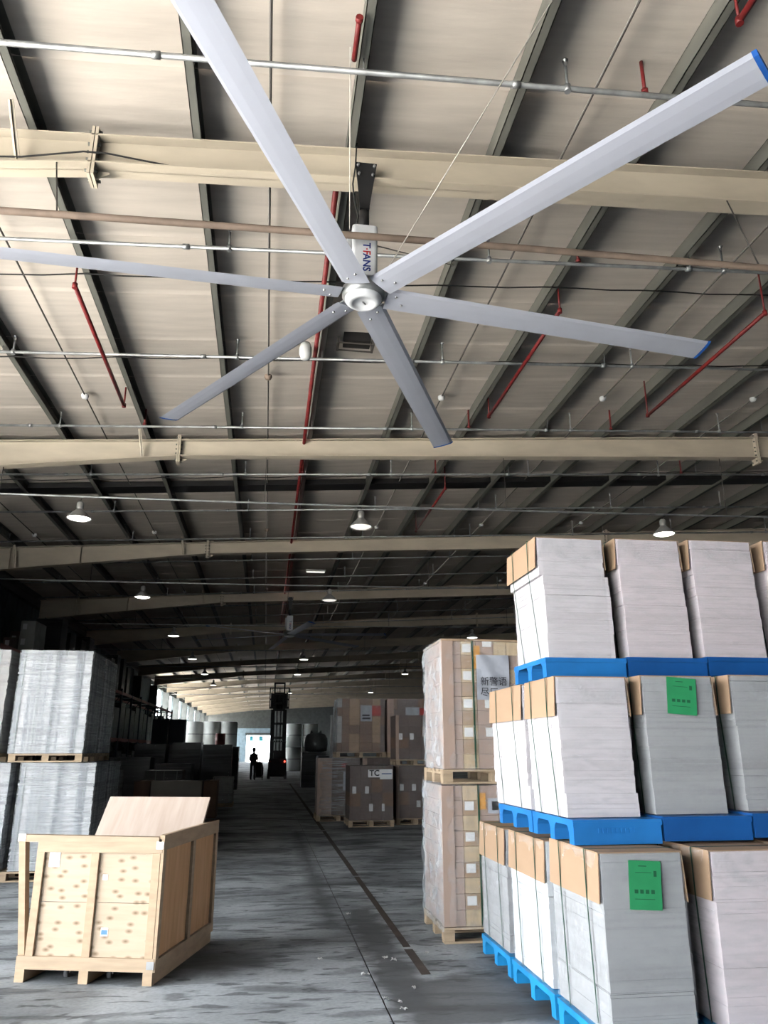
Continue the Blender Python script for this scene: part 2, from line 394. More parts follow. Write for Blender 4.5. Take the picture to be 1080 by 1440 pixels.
for k in range(15):
    y = 56+3.5*k
    w = tag(MB().box(XL-0.11, XL-0.09, y+0.12, y+3.38, 2.7, 5.9).build('window_%d' % (k+1), 'pane_frost'), '%s tall bright window along the far side wall' % ordn2[k], None, None, 'structure')
    MB().box(XL-0.13, XL-0.07, y+1.7, y+1.8, 2.7, 5.9).box(XL-0.13, XL-0.07, y+0.12, y+3.38, 4.25, 4.33).build('window_frame', 'column_grey', w)
struct('wall_right', MB().box(XR, XR+tw, YN, YF, 0, 8.6), 'wall_steel')
wn_ = MB().box(XL, XR, YN-tw, YN, 0, 8.6)
struct('wall_near', wn_, 'wall_steel')
wf = MB().box(XL, -4.7, YF-0.2, YF, 0, 8.6).box(1.1, XR, YF-0.2, YF, 0, 8.6).box(-4.7, 1.1, YF-0.2, YF, 4.4, 8.6)
wfo = struct('wall_far', wf, 'column_grey', 'dark end wall far down the aisle')
MB().box(-4.7, -2.6, YF-0.24, YF, 0, 4.4).box(0.6, 1.1, YF-0.24, YF, 0, 4.4).box(-2.6, 0.6, YF-0.24, YF, 3.45, 4.4).build('blue_partition', 'far_wall_blue', wfo)
MB().box(-2.8, 0.8, YF-0.36, YF-0.245, 3.45, 3.8).build('roller_box', 'column_grey', wfo)
for x in (-2.2, -0.9): MB().box(x, x+0.5, YF-0.26, YF-0.22, 2.7, 3.4).build('door_curtain', 'curtain_cyan', wfo)
struct('ground_far_yard', MB().box(-40, 40, YF+0.02, 190, -0.4, -0.02), 'concrete_out')

# roof: insulated sheets between seams
roof = thing('ceiling', (0, 0, 0), 'beige insulated roof sheeting on steel purlins', None, None, 0, 'structure')
ZD = 0.205
def sheet(y0, y1, nv=6):
    xs = [XL-0.2] + PURLINS + [XR+0.2]; xs = sorted(set(x for x in xs if XL-0.21 <= x <= XR+0.21))
    cols = []
    for a, b in zip(xs[:-1], xs[1:]):
        for t in (0.0, 0.15, 0.5, 0.85): cols.append((a + (b-a)*t, math.sin(math.pi*t)))
    cols.append((xs[-1], 0))
    mb = MB(); nu = len(cols)-1; am = rnd(0.010, 0.022)
    def fn(u, v):
        x, s = cols[round(u*nu)]
        y = y0 + (y1-y0)*v
        lip = -0.016 if v > 0.985 else 0.0
        return (x, y, ztop(x) + ZD - s*am*(0.3 + math.sin(math.pi*v)) + lip)
    rows = [0, 0.05, 0.3, 0.6, 0.93, 0.96, 1.0]
    o = len(mb.v)
    for v in rows:
        for i in range(nu+1): mb.v.append(fn(i/nu, v))
    for j in range(len(rows)-1):
        for i in range(nu):
            a = j*(nu+1)+i; mb.f.append((a, a+nu+1, a+nu+2, a+1)); mb.sm.append(True)
    o2 = len(mb.v)
    for v in (0, 1):
        for i in (0, nu):
            x = cols[i][0]; mb.v.append((x, y0+(y1-y0)*v, ztop(x)+ZD+0.12))
    mb.f.append((o2, o2+1, o2+3, o2+2)); mb.sm.append(False)
    return mb
y = YN - 0.3; k = 0
seams = []
yy = 5.25 - 1.135*16
while yy < 34: seams.append(yy); yy += 1.135
for a, b in zip(seams[:-1], seams[1:]): sheet(a, b-0.006).build('roof_sheet', 'roof_sheet', roof)
far = MB(); a = seams[-1]
while a < YF:
    t = sheet(a, a+2.26); far.add(t.v, t.f, True); a += 2.27
tag(far.build('far_roof_sheets', 'roof_sheet', roof), None, None, None, 'stuff')

# purlins
for i, x in enumerate(PURLINS):
    if x < XL or x > XR: continue
    z0 = ztop(x); t = 0.008; h = 0.2
    pr = MB()
    for (a, b, c, d) in ((x-0.035, x-0.035+t, z0, z0+h), (x-0.035, x+0.045, z0, z0+t), (x-0.035, x+0.045, z0+h-t, z0+h), (x+0.037, x+0.045, z0, z0+0.022)):
        pr.box(a, b, YN, YF-0.25, c, d)
    tag(pr.build('roof_purlin', 'purlin_grey'), 'dark grey steel channel purlin running the length of the roof', None, 'roof purlins', 'structure')

# rafters
def rafter(yc, detail, label):
    b = thing('roof_beam', (0, yc, 0), label, None, 'roof beams', 0, 'structure')
    xs = [XL+0.25, -1.73, 9.4, XR]
    w = MB(); tf = MB(); bf = MB(); hw = 0.10
    for a, c in zip(xs[:-1], xs[1:]):
        zb = lambda x: 6.5165 + 0.118*(x+1.73) if c <= -1.73 else (6.61 + 0.054*x if c <= 9.4 else 6.61+0.054*9.4 - 0.06*(x-9.4)*0 + 0.03*(x-9.4))
        w.hexa([(a,-0.006,zb(a)),(c,-0.006,zb(c)),(c,0.006,zb(c)),(a,0.006,zb(a))], [(a,-0.006,ztop(a)),(c,-0.006,ztop(c)),(c,0.006,ztop(c)),(a,0.006,ztop(a))])
        bf.hexa([(a,-hw,zb(a)),(c,-hw,zb(c)),(c,hw,zb(c)),(a,hw,zb(a))], [(a,-hw,zb(a)+.014),(c,-hw,zb(c)+.014),(c,hw,zb(c)+.014),(a,hw,zb(a)+.014)])
        tf.hexa([(a,-hw,ztop(a)-.014),(c,-hw,ztop(c)-.014),(c,hw,ztop(c)-.014),(a,hw,ztop(a)-.014)], [(a,-hw,ztop(a)),(c,-hw,ztop(c)),(c,hw,ztop(c)),(a,hw,ztop(a))])
    w.build('web', 'beam_cream', b); bf.build('bottom_flange', 'beam_cream', b); tf.build('top_flange', 'beam_cream', b)
    for x in (-1.73, 9.4):
        z0, z1 = zbot(x)-0.12, ztop(x)+0.08
        sp = MB().box(x-0.03, x-0.004, -0.10, 0.10, z0, z1).box(x+0.004, x+0.03, -0.10, 0.10, z0, z1).build('splice_plate', 'beam_cream', b)
        if detail:
            bo = MB()
            for zz in [z0+0.05, z0+0.17, z0+0.25, z0+0.33, z1-0.17, z1-0.04]:
                for yy in (-0.065, 0.065): bo.tube([(x-0.055, yy, zz), (x+0.055, yy, zz)], 0.014, 6)
            bo.build('bolt', 'purlin_grey', sp)
            for zz in (z0+0.02, z1-0.1): 
                MB().hexa([(x+.03,-.006,zz-.0),(x+.14,-.006,zz+.06),(x+.14,.006,zz+.06),(x+.03,.006,zz)], [(x+.03,-.006,zz+.08),(x+.14,-.006,zz+.08),(x+.14,.006,zz+.08),(x+.03,.006,zz+.08)]).build('gusset', 'beam_cream', sp)
    if detail:
        for x in (-6.6, -4.9):
            MB().box(x-0.005, x+0.005, -0.095, -0.006, zbot(x)+0.014, ztop(x)-0.014).build('stiffener', 'beam_cream', b)
        for x in (-2.36, -6.45):
            MB().bar((x-0.02, -0.32, ztop(x)+0.10), (x+0.02, -0.09, zbot(x)+0.03), 0.05, 0.006).bar((x-0.02, -0.32, ztop(x)+0.10), (x+0.02, -0.09, zbot(x)+0.03), 0.006, 0.05).build('flange_brace', 'beam_cream', b)
    MB().box(XL+0.02, XL+0.5, -0.10, -0.085, 0, zbot(XL+.3)).box(XL+0.02, XL+0.5, 0.085, 0.10, 0, zbot(XL+.3)).box(XL+0.02, XL+0.04, -0.1, 0.1, 0, ztop(XL)).box(XL+0.48, XL+0.5, -0.1, 0.1, 0, zbot(XL+.5)+.02).build('column', 'column_grey', b)
    return b
ordn = ['first', 'second', 'third', 'fourth', 'fifth', 'sixth', 'seventh', 'eighth', 'ninth', 'tenth', 'eleventh', 'twelfth', 'thirteenth', 'fourteenth', 'fifteenth', 'sixteenth']
rafter(YB1 - BAY, False, 'cream steel roof beam over the entrance behind the camera position')
for k in range(15):
    rb = rafter(YB1 + BAY*k, k < 4, 'cream steel roof beam that the big fan hangs from' if k == 0 else '%s cream steel roof beam counting from the entrance' % ordn[k])
    if k == 0: MB().tube([(x, y-YB1, zbot(x)+z) for x, y, z in ((-7.4,5.80,.02),(-4.2,5.81,.03),(-2.3,5.815,.03),(-1.8,5.812,.09),(-1.6,5.812,.08),(-1.0,5.87,.026),(-.3,5.89,.024),(.45,5.89,.024))], 0.008, 6).build('draped_cable', 'dark_cable', rb)

# ------------------------------------------------------------------ sprinkler pipes, conduits, cables
PIPE_Y = [4.85, 7.25, 9.68, 12.12, 14.45, 16.85, 19.3, 21.7, 24.1, 26.5, 28.9, 31.3, 33.7]
def pz(x): return 6.80 + 0.053*x
names = ['in front of the fan beam', 'just beyond the fan beam', 'above the far blade tips', 'in front of the second roof beam', 'just beyond the second roof beam', 'in the middle of the dark second bay', 'in front of the third roof beam']
for i, y in enumerate(PIPE_Y):
    lab = 'thin galvanised sprinkler pipe crossing the roof ' + names[i] if i < len(names) else 'thin galvanised sprinkler pipe crossing the dark far roof, %s beyond the third beam' % ordn[i-7]
    t = thing('sprinkler_pipe', (0, y, 0), lab, 'pipe', 'sprinkler pipes')
    MB().tube([(XL+0.3, 0, pz(XL+0.3)), (XR-0.5, 0, pz(XR-0.5))], 0.021 if i else 0.024, 8).build('pipe_run', 'galvanised', t)
    xs = [-0.62 + 2.9*k for k in range(-2, 6)]
    for x in xs:
        top = ztop(x) + 0.10
        s = MB().tube([(x, 0, pz(x)), (x, 0, top)], 0.012, 6).tube([(x, 0, pz(x)-0.03), (x, 0, pz(x)+0.035)], 0.03, 8).build('sprig', 'galvanised', t)
        MB().lathe([(0.012, top-0.02), (0.02, top), (0.012, top+0.03), (0.03, top+0.034), (0.03, top+0.04)], (x, 0, 0), 8, cap1=True).build('sprinkler_head', 'steel_bolt', s)
        x2 = x - 0.45
        MB().tube([(x2-0.035, 0, pz(x2-.035)), (x2+0.035, 0, pz(x2+.035))], 0.031, 8).build('coupling', 'galvanised', t)
    for x in (-3.65, 0.55, 4.75, 8.95):
        if i < 7:
            MB().tube([(x, 0, pz(x)), (x, 0, ztop(x)+0.02)], 0.005, 5).build('hanger_rod', 'galvanised', t)

def conduit_z(x): return 5.80 + 0.018*x + 0.0
LAMP_X = (-3.28, 1.51, 7.26)
for k in range(9):
    y = YB1 - 0.26 + BAY*k if k == 0 else YB1 + BAY*k + 0.0
    if k == 0:
        t = thing('lamp_conduit', (0, 5.69, 0), 'brown hanging conduit pipe passing in front of the fan motor', 'conduit', 'lamp conduits')
        pts = [(x, 0, 5.89 + 0.025*x - 0.0016*x*x) for x in [-7.5 + 1.2*j for j in range(21)]]
        MB().tube(pts, 0.032, 10).build('conduit_run', 'brown_pipe', t)
        for x in (-1.9, 4.45): MB().tube([(x, 0, 5.89+0.025*x-.0016*x*x), (x-0.12, 0.16, zbot(x))], 0.007, 6).build('hanger_rod', 'conduit_dark', t)
    else:
        lab = 'thin hanging lamp conduit below the %s roof beam' % ordn[k]
        t = thing('lamp_conduit', (0, y, 0), lab, 'conduit', 'lamp conduits')
        pts = [(x, 0, 5.745 + 0.012*x + (0.0006*x*x)) for x in [-7.4 + 1.2*j for j in range(20)]]
        MB().tube(pts, 0.02, 8).build('conduit_run', 'galvanised', t)
        for x in (-4.6, -0.2, 4.2, 8.6):
            MB().tube([(x, 0, 5.745+0.012*x+.0006*x*x), (x, 0, zbot(x))], 0.006, 5).build('hanger_rod', 'conduit_dark', t)
# conduits along the roof with junction boxes
for i, x in enumerate((-5.85, -3.0, -0.2, 2.65, 5.5, 8.34)):
    t = thing('roof_conduit', (x, 0, ztop(x) + 0.10), ['dark conduit along the roof nearest the side wall', 'dark conduit along the roof above the hanging red pipe', 'dark conduit running straight down the middle of the roof', 'dark conduit along the roof right of the fan', 'dark conduit along the roof past the blue blade tip', 'dark conduit along the roof over the tall white stacks'][i], 'conduit', 'roof conduits')
    MB().tube([(0, YN+.5, 0), (0, 60, 0)], 0.012, 6).build('conduit_run', 'conduit_dark', t)
    for yb in (11.4 if i != 2 else 10.7, 19.3, 27.0):
        MB().lathe([(0.055, 0.0), (0.06, -0.03), (0.045, -0.065), (0.02, -0.075)], (0, yb, 0.02), 12, cap1=True).build('detector', 'white_plastic' if i != 2 else 'brown_pipe', t)
# cables across the roof
for y, lab in ((7.97, 'sagging black cable across the roof beyond the fan beam'), (9.93, 'black cable across the roof beside the sprinkler pipe'), (14.9, 'black cable across the dark second bay')):
    pts = []
    for j in range(61):
        x = XL+0.3 + (XR-XL-0.8)*j/60; ph = ((x+0.85)/1.4) % 1.0
        pts.append((x, y + 0.02*math.sin(x*1.3), ztop(x) - 0.012 - 0.03*math.sin(math.pi*ph)))
    tag(MB().tube(pts, 0.009, 6).build('cable', 'dark_cable'), lab, 'cable')
t = thing('roof_gap_strip', (0, 15.62, 0), 'black strip standing for a dark roof gap, crossing the dark second roof bay between the purlins', 'roof strip')  # dark gap in the roof, built as solid black segments
for a, b in zip(PURLINS[:-1], PURLINS[1:]):
    if a < XL or b > XR: continue
    a += 0.05; b -= 0.04
    MB().hexa([(a,0,ztop(a)+.05),(b,0,ztop(b)+.05),(b,.42,ztop(b)+.05),(a,.42,ztop(a)+.05)], [(a,0,ztop(a)+.16),(b,0,ztop(b)+.16),(b,.42,ztop(b)+.16),(a,.42,ztop(a)+.16)]).build('gap_section', 'black_steel', t)
# red pipes
zr = ztop(0.5)
t = thing('red_pipe', (0.455, 0, zr - 0.055), 'long red sprinkler main beside the purlin behind the fan', 'pipe', 'red pipes')
MB().tube([(0, 6.25, 0), (0, 48, 0)], 0.03, 8).build('pipe_run', 'red_paint', t)
MB().tube([(0, 7.3, 0), (0, 7.3, -0.09)], 0.034, 8).build('drop', 'red_paint', t)
tag(MB().tube([(0.47, 4.45, zr-.05), (0.47, 4.83, zr-.05)], 0.022, 8).lathe([(.03,4.44),(.03,4.48)],(0.47,0,zr-.05),8,'y',True,True).build('red_pipe_stub','red_paint'), 'short red pipe stub at the top beside the long blade', 'pipe', 'red pipes')
def u_pipe(x, y0, y1, z, h, lab):
    t = thing('red_pipe', (x, y0, z), lab, 'pipe', 'red pipes')
    L = y1-y0
    MB().tube([(0, 0, 0), (0, L, 0)], 0.027, 8).build('pipe_run', 'red_paint', t)
    for yy in (0, L): MB().tube([(0, yy, -0.01), (0, yy, h)], 0.012, 6).tube([(0, yy, -.03), (0, yy, .03)], 0.03, 8).build('riser', 'red_paint', t)
u_pipe(-2.3, 7.78, 10.9, 6.49, ztop(-2.3)-6.49+0.0, 'hanging red pipe in the roof bay left of the fan')
u_pipe(3.42, 8.05, 11.28, 6.86, ztop(3.42)-6.86+0.18, 'hanging red pipe with two risers right of the fan')
u_pipe(6.02, 7.75, 10.9, 6.88, ztop(6.02)-6.88+0.18, 'hanging red pipe with two risers beyond the blue blade tip')
u_pipe(3.3, 0.8, 4.0, 6.85, ztop(3.3)-6.85+0.18, 'hanging red pipe end at the top above the long blade')
u_pipe(3.5, 14.9, 18.2, 6.83, ztop(3.5)-6.83+0.18, 'hanging red pipe in the dark bay beyond the second beam')
for x, y, where in ((2.98, 4.85, 'above the long blade near the frame top'), (3.35, 7.25, 'beyond the fan beam over the brown conduit'), (-2.2, 12.12, 'left of the second beam splice'), (3.3, 12.12, 'in front of the second beam right of the fan'), (5.95, 12.12, 'in front of the second beam below the blue tip'), (3.2, 14.45, 'just beyond the second beam right of centre'), (0.5, 14.45, 'just beyond the second beam near the middle'), (8.6, 14.45, 'just beyond the second beam over the white stacks')):
    tag(MB().tube([(x, y, pz(x)+.022), (x, y, ztop(x)+0.20)], 0.016, 8).lathe([(0.03, pz(x)+.022), (0.03, pz(x)+0.06)], (x, y, 0), 8, cap0=True, cap1=True).build('red_drop_pipe', 'red_paint'), 'short red vertical pipe ' + where, 'pipe', 'short red drop pipes')

# small fittings on the roof
x = 0.40; t = thing('emergency_light', (0.31, 9.45, ztop(0.4) - 0.15), 'white oval box light beside the red sprinkler main', 'light')
MB().lathe([(0.02, -0.13), (0.06, -0.12), (0.085, -0.05), (0.085, 0.05), (0.06, 0.12), (0.02, 0.13)], (0, 0, 0), 14, cap0=True, cap1=True).build('housing', 'white_plastic', t)
t = thing('roof_vent_box', (1.02, 9.6, ztop(1.0) + 0.0), 'black rectangular box hanging under the roof behind the fan hub', 'vent')
MB().box(-0.18, 0.20, -0.10, 0.10, 0.06, 0.2).build('housing', 'black_steel', t)
MB().box(-0.26, 0.24, -0.11, -0.10, 0.0, 0.02).box(-0.26, 0.24, 0.10, 0.11, 0.0, 0.02).box(-0.27, -0.24, -0.12, 0.12, 0, 0.10).box(0.22, 0.25, -0.12, 0.12, 0, 0.12).build('bracket', 'conduit_dark', t)
MB().grid(lambda u, v: (-0.18+0.38*u, -0.11+0.22*v, 0.055-0.03*math.sin(math.pi*u)*math.sin(math.pi*v)), 8, 5).build('cover_sheet', 'dark_cable', t)
t = thing('strip_light', (1.32, 23.6, ztop(1.3)-0.1), 'small flat strip light glowing under the dark roof', 'light')
MB().box(-0.3, 0.3, -0.08, 0.08, 0, 0.06).build('housing', 'white_plastic', t); MB().box(-0.28, 0.28, -0.07, 0.07, -0.02, -0.001).build('diffuser', 'lamp_dim', t)

# high bay lamps
def lamp_proto():
    t = thing('high_bay_lamp', (0, 0, 0), 'x', 'lamp', 'high bay lamps hanging in rows')
    MB().lathe([(0.045, 0.16), (0.055, 0.175), (0.06, 0.2), (0.06, 0.27), (0.04, 0.30), (0.02, 0.305)], n=14, cap1=True).build('gear_housing', 'reflector', t)
    r = MB().lathe([(0.205, 0.0), (0.20, 0.012), (0.17, 0.05), (0.12, 0.10), (0.075, 0.145), (0.05, 0.17)], n=20).lathe([(0.195, 0.005), (0.16, 0.05), (0.11, 0.1), (0.05, 0.15)], n=20).build('reflector', 'reflector', t)
    MB().tube([(0, 0, 0.30), (0, 0, 0.345), (0.015, 0, 0.36)], 0.008, 6).build('hook', 'conduit_dark', t)
    return t
def lens(t, m): MB().lathe([(0.185, 0.012), (0.15, -0.004), (0.08, -0.012), (0.01, -0.015)], n=20, cap1=True).build('lens', m, t)
lit = lamp_proto(); lens(lit, 'lamp_glow'); dim = lamp_proto(); lens(dim, 'lamp_dim')
first = {'lit': True, 'dim': True}
LAMPS = []
for k in range(7):
    for c, x in enumerate(LAMP_X):
        LAMPS.append((k, c, x))
skip = {(2, 1), (1, 2), (3, 2), (5, 1), (5, 2), (6, 0)}
col_names = ['beside the side wall', 'in the middle row', 'over the tall white stacks']
for k, c, x in LAMPS:
    if (k, c) in skip: continue
    kind = 'dim' if (c == 1 and k < 2) else 'lit'
    src = lit if kind == 'lit' else dim
    o = src if first[kind] else copy_tree(src); first[kind] = False
    y = YB1 + BAY*(k+1)
    zc = 5.745 + 0.012*x + 0.0006*x*x
    o.location = (x, y, zc - 0.022 - 0.372)
    w = {'lit': 'lit', 'dim': 'barely glowing'}[kind]
    o['label'] = ('%s high bay lamp %s, %s from the fan' % (w, col_names[c], ordn[k] if k else 'nearest'))
    o['category'] = 'lamp'; o['group'] = 'high bay lamps hanging in rows'

# ------------------------------------------------------------------ big ceiling fan
def make_fan(loc, rot, label):
    t = thing('ceiling_fan', loc, label, 'fan', 'big ceiling fans')        # origin: hub centre, blade plane
    # mounting
    br = MB()
    for y0, y1 in ((-.045, -.14), (.045, .11)):
        br.hexa([(-.045,y0,.93),(.045,y0,.93),(.045,y0+.012,.93),(-.045,y0+.012,.93)], [(-.10,y1,1.33),(.10,y1,1.33),(.10,y1+.014,1.33),(-.10,y1+.014,1.33)])
    br.box(-0.045, 0.045, -0.05, 0.05, 0.90, 0.97)
    b = br.build('mount_bracket', 'black_steel', t)
    for x in (-.075, .075):
        for z, yo in ((1.30, -.134), (1.22, -.115)):
            MB().tube([(x*(1 if z > 1.25 else .85), yo-.02, z), (x*(1 if z > 1.25 else .85), yo+.01, z)], 0.013, 6).build('bolt', 'steel_bolt', b)
    MB().tube([(0, 0, 0.66), (0, 0, 1.0)], 0.048, 12).build('down_rod', 'black_steel', t)
    MB().tube([(-.09, -.06, .64), (-.06, -.06, .80), (-.10, -.07, .95), (-.12, -.12, 1.10), (-.10, -.14, 1.28), (-.09, -.13, 1.55)], .008, 6).build('power_cable', 'dark_cable', t)
    # motor housing: box with rounded edges
    pl = []
    for cx, cy, a0 in ((.085, .075, 0), (-.085, .075, 90), (-.085, -.075, 180), (.085, -.075, 270)):
        for j in range(4):
            a = R(a0 + 30*j); pl.append((cx + .03*math.cos(a), cy + .03*math.sin(a)))
    mh = MB().prism(pl, 0.16, 0.645, 'z').build('motor_housing', 'fan_white', t)
    MB().prism([(a*.99, c*.99) for a, c in pl], 0.646, 0.68, 'z').build('motor_cap', 'fan_white', mh)
    MB().box(-0.155, -0.118, -0.07, 0.05, 0.22, 0.60).build('controller_box', 'fan_white', mh)
    MB().box(0.116, 0.122, -0.02, 0.05, 0.18, 0.62).build('side_rail', 'conduit_dark', mh)
    rt = (R(90), R(90), 0)
    for ch, z, m in (('T', .462, 'logo_blue'), ('·', .425, 'logo_red'), ('F', .388, 'logo_red'), ('ANS', .285, 'logo_blue')):
        tx = text('lettering', ch, 0.095, m, mh, (0.012, -0.1065, z), rt, 0.0008, 'CENTER', 0.02)
    MB().lathe([(0.075, 0.10), (0.075, 0.17)], n=16).build('gearbox', 'galvanised', t)
    # hub
    MB().lathe([(0.07, 0.11), (0.17, 0.10), (0.19, 0.07), (0.19, 0.0), (0.165, -0.02)], n=28).build('hub', 'galvanised', t)
    MB().lathe([(0.165, -0.015), (0.16, -0.045), (0.135, -0.065), (0.10, -0.072), (0.095, -0.060), (0.01, -0.058)], n=28, cap1=True).build('hub_cap', 'fan_white', t)
    MB().tube([(-.01, -.015, -.062), (.02, .02, -.062)], 0.008, 6).build('drain_plug', 'galvanised', t)
    for k in range(6):
        a = R(rot + 60*k)
        ch, th, p = 0.128, 0.012, R(12)
        prof = [(-ch, 0.0), (-ch*.75, -th*.9), (-ch*.2, -th), (ch*.5, -th*.6), (ch, 0.0), (ch*.6, th*.9), (0, th*1.5), (-ch*.6, th*1.3), (-ch*.9, th*.6)]
        def place(mb):
            M = Matrix.Rotation(a, 4, 'Z') @ Matrix.Rotation(R(1.5), 4, 'Y') @ Matrix.Rotation(-p, 4, 'X')
            return mb.xf(Matrix.Translation((0, 0, 0.02)) @ M)
        bl = place(MB().prism(prof, 0.21, 3.42, 'x')).build('blade', 'fan_grey', t)
        for f_ in bl.data.polygons: f_.use_smooth = False
        place(MB().prism([(x*1.02, z*1.15) for x, z in prof], 3.42, 3.45, 'x')).build('blade_tip', 'fan_blue', bl)
        place(MB().box(0.12, 0.42, -0.06, 0.06, 0.019, 0.03)).build('blade_bracket', 'galvanised', bl)
        for r_, s_ in ((0.36, 0.045), (0.29, -0.045)):
            place(MB().tube([(r_, s_, -0.022), (r_, s_, 0.0)], 0.011, 6)).build('bolt', 'steel_bolt', bl)
    return t
HUBZ = 5.45
fan = make_fan((0.69, YB1, HUBZ), -54.5, 'huge grey six-blade ceiling fan hanging from the nearest cream beam')
# guy wires
gw = [((-.14, -.10, .62), (0.43-0.69, 4.75-YB1, ztop(.4)-HUBZ)), ((.12, -.05, .10), (1.93-0.69, 4.15-YB1, ztop(1.9)-HUBZ)), ((-.10, -.08, .16), (-0.84-0.69, 3.95-YB1, ztop(-.84)-HUBZ)), ((.12, .1, .62), (1.95-.69, 7.6-YB1, ztop(1.95)-HUBZ))]
for p, q in gw: MB().tube([p, q], 0.006, 5).build('guy_wire', 'wire_white', fan)
f2 = make_fan((0.66, YB1 + 3*BAY, HUBZ-0.02), -20, 'distant ceiling fan hanging in the dark roof beyond the lamps')

# ------------------------------------------------------------------ wooden crate with loose lid
CA = math.atan2(-0.25, 1.0)
crate = thing('wooden_crate', (-0.72, 6.35, 0.0), 'open pale plywood crate on skids standing on the concrete floor', 'crate', None, CA)
# local frame: x to the left is negative, front face at y=0, depth +y ; front-right bottom corner at origin
CW, CD, CH, SK = 1.03, 1.33, 0.97, 0.085
for x in (-CW, -CW/2-0.035, -0.075):
    MB().box(x, x+0.07, 0.0, CD, 0.0, SK).build('skid', 'pine', crate)
MB().box(-CW+0.02, -0.02, 0.02, CD-0.02, SK, SK+0.02).build('base_panel', 'ply_side', crate)
def panel(x0, x1, z0, z1): MB().box(x0, x1, 0.022, 0.034, z0, z1).build('front_panel', 'ply_front', crate)
hz = 0.525
panel(-CW+0.09, -CW/2-0.003, SK, hz-0.002); panel(-CW/2+0.003, -0.03, SK, hz-0.002)
panel(-CW+0.09, -CW/2-0.003, hz+0.002, CH-0.03); panel(-CW/2+0.003, -0.03, hz+0.002, CH-0.03)
MB().box(-CW, 0.0, -0.004, 0.022, SK, SK+0.085).build('rail', 'pine_x', crate)
MB().box(-CW+0.06, -0.002, -0.004, 0.022, CH-0.105, CH-0.035).build('rail', 'pine_x', crate)
MB().hexa([(-CW-0.10,-0.01,CH-0.035),(-0.03,-0.01,CH-0.035),(-0.03,0.06,CH-0.035),(-CW-0.10,0.06,CH-0.035)],
          [(-CW-0.10,-0.01,CH+0.015),(-0.03,-0.01,CH+0.005),(-0.03,0.06,CH+0.005),(-CW-0.10,0.06,CH+0.015)]).build('rail', 'pine_x', crate)
for x in (-CW+0.06, -CW/2-0.028, -0.072):
    MB().box(x, x+0.058, -0.002, 0.021, SK+0.086, CH-0.106).build('batten', 'pine', crate)
# splayed left side: post and panel lean out at the top
MB().hexa([(-CW+0.0,0.03,SK),(-CW+0.05,0.03,SK),(-CW+0.05,0.09,SK),(-CW,0.09,SK)], [(-CW-0.095,0.0,CH-0.036),(-CW-0.045,0.0,CH-0.036),(-CW-0.045,0.06,CH-0.036),(-CW-0.095,0.06,CH-0.036)]).build('corner_post', 'pine', crate)
# right side
MB().box(-0.026, -0.012, 0.04, CD-0.03, SK, CH-0.02).build('side_panel', 'ply_side', crate)
MB().box(-0.012, 0.012, 0.0, CD, SK, SK+0.075).build('rail', 'pine', crate)
MB().box(-0.012, 0.012, 0.0, CD, CH-0.085, CH-0.01).build('rail', 'pine', crate)
MB().box(-0.026, 0.012, 0.0, CD, CH-0.009, CH+0.02).build('rail', 'pine', crate)
for y in (0.0, CD*0.50, CD-0.065): MB().box(-0.011, 0.011, y, y+0.06, SK+0.076, CH-0.086).build('batten', 'pine', crate)
# metal corners and stickers
for x, z in ((-0.045, CH-0.075), (-0.05, SK+0.02), (-CW-0.095, CH-0.03)):
    MB().box(x, x+0.055, -0.013, -0.0105, z, z+0.05).build('corner_plate', 'steel_bolt', crate)
tag(MB().box(-CW+0.15, -CW+0.235, 0.019, 0.0215, 0.76, 0.88).build('sticker', 'label_white', crate), 'white paper sticker')
tag(MB().box(-CW/2+0.065, -CW/2+0.105, 0.019, 0.0215, 0.675, 0.715).build('sticker', 'label_white', crate), 'small white sticker')
tag(MB().box(-CW/2+0.09, -CW/2+0.145, 0.019, 0.0215, 0.305, 0.36).build('sticker', 'label_white', crate), 'small printed sticker')
MB().box(-CW/2+0.095, -CW/2+0.14, 0.0175, 0.0188, 0.315, 0.345).build('sticker_print', 'label_blue', crate)
# lid board standing in the crate
ex, ey = Vector((math.cos(CA), math.sin(CA))), Vector((-math.sin(CA), math.cos(CA)))
lp = Vector((-0.72, 6.35)) + ex*(-0.50) + ey*0.33
lid = thing('crate_lid', (lp.x, lp.y, SK+0.035), 'loose plywood lid board leaning inside the open crate', 'board', None, CA)
LM = Matrix.Rotation(R(-38), 4, 'X')
MB().box(-0.465, 0.465, 0.0, 0.018, 0.0, 1.36).xf(LM).build('board', 'ply_lid', lid)
for x in (-0.46, 0.38): MB().box(x, x+0.08, 0.0185, 0.04, 0.03, 1.33).xf(LM).build('cleat', 'pine', lid)
# little dolly whose castors show under the crate
dl = thing('wheel_dolly', (-1.22, 6.62, 0.0), 'low dolly with grey castors pushed under the crate', 'dolly', None, CA)
MB().box(-0.19, -0.14, -0.02, 0.5, 0.062, 0.08).box(0.14, 0.19, -0.02, 0.5, 0.062, 0.08).box(-0.13, -0.09, 0.2, 0.26, .062, .08).build('frame', 'black_steel', dl)
for x in (-0.165, 0.165):
    for y in (0.03, 0.45):
        c = MB().lathe([(0.031, -0.016), (0.031, 0.016)], (x, y, 0.031), 14, 'x', True, True).build('castor', 'rubber', dl)
        MB().box(x-0.022, x-0.018, y-0.012, y+0.012, 0.03, 0.062).box(x+0.018, x+0.022, y-0.012, y+0.012, 0.03, 0.062).build('fork', 'steel_bolt', c)

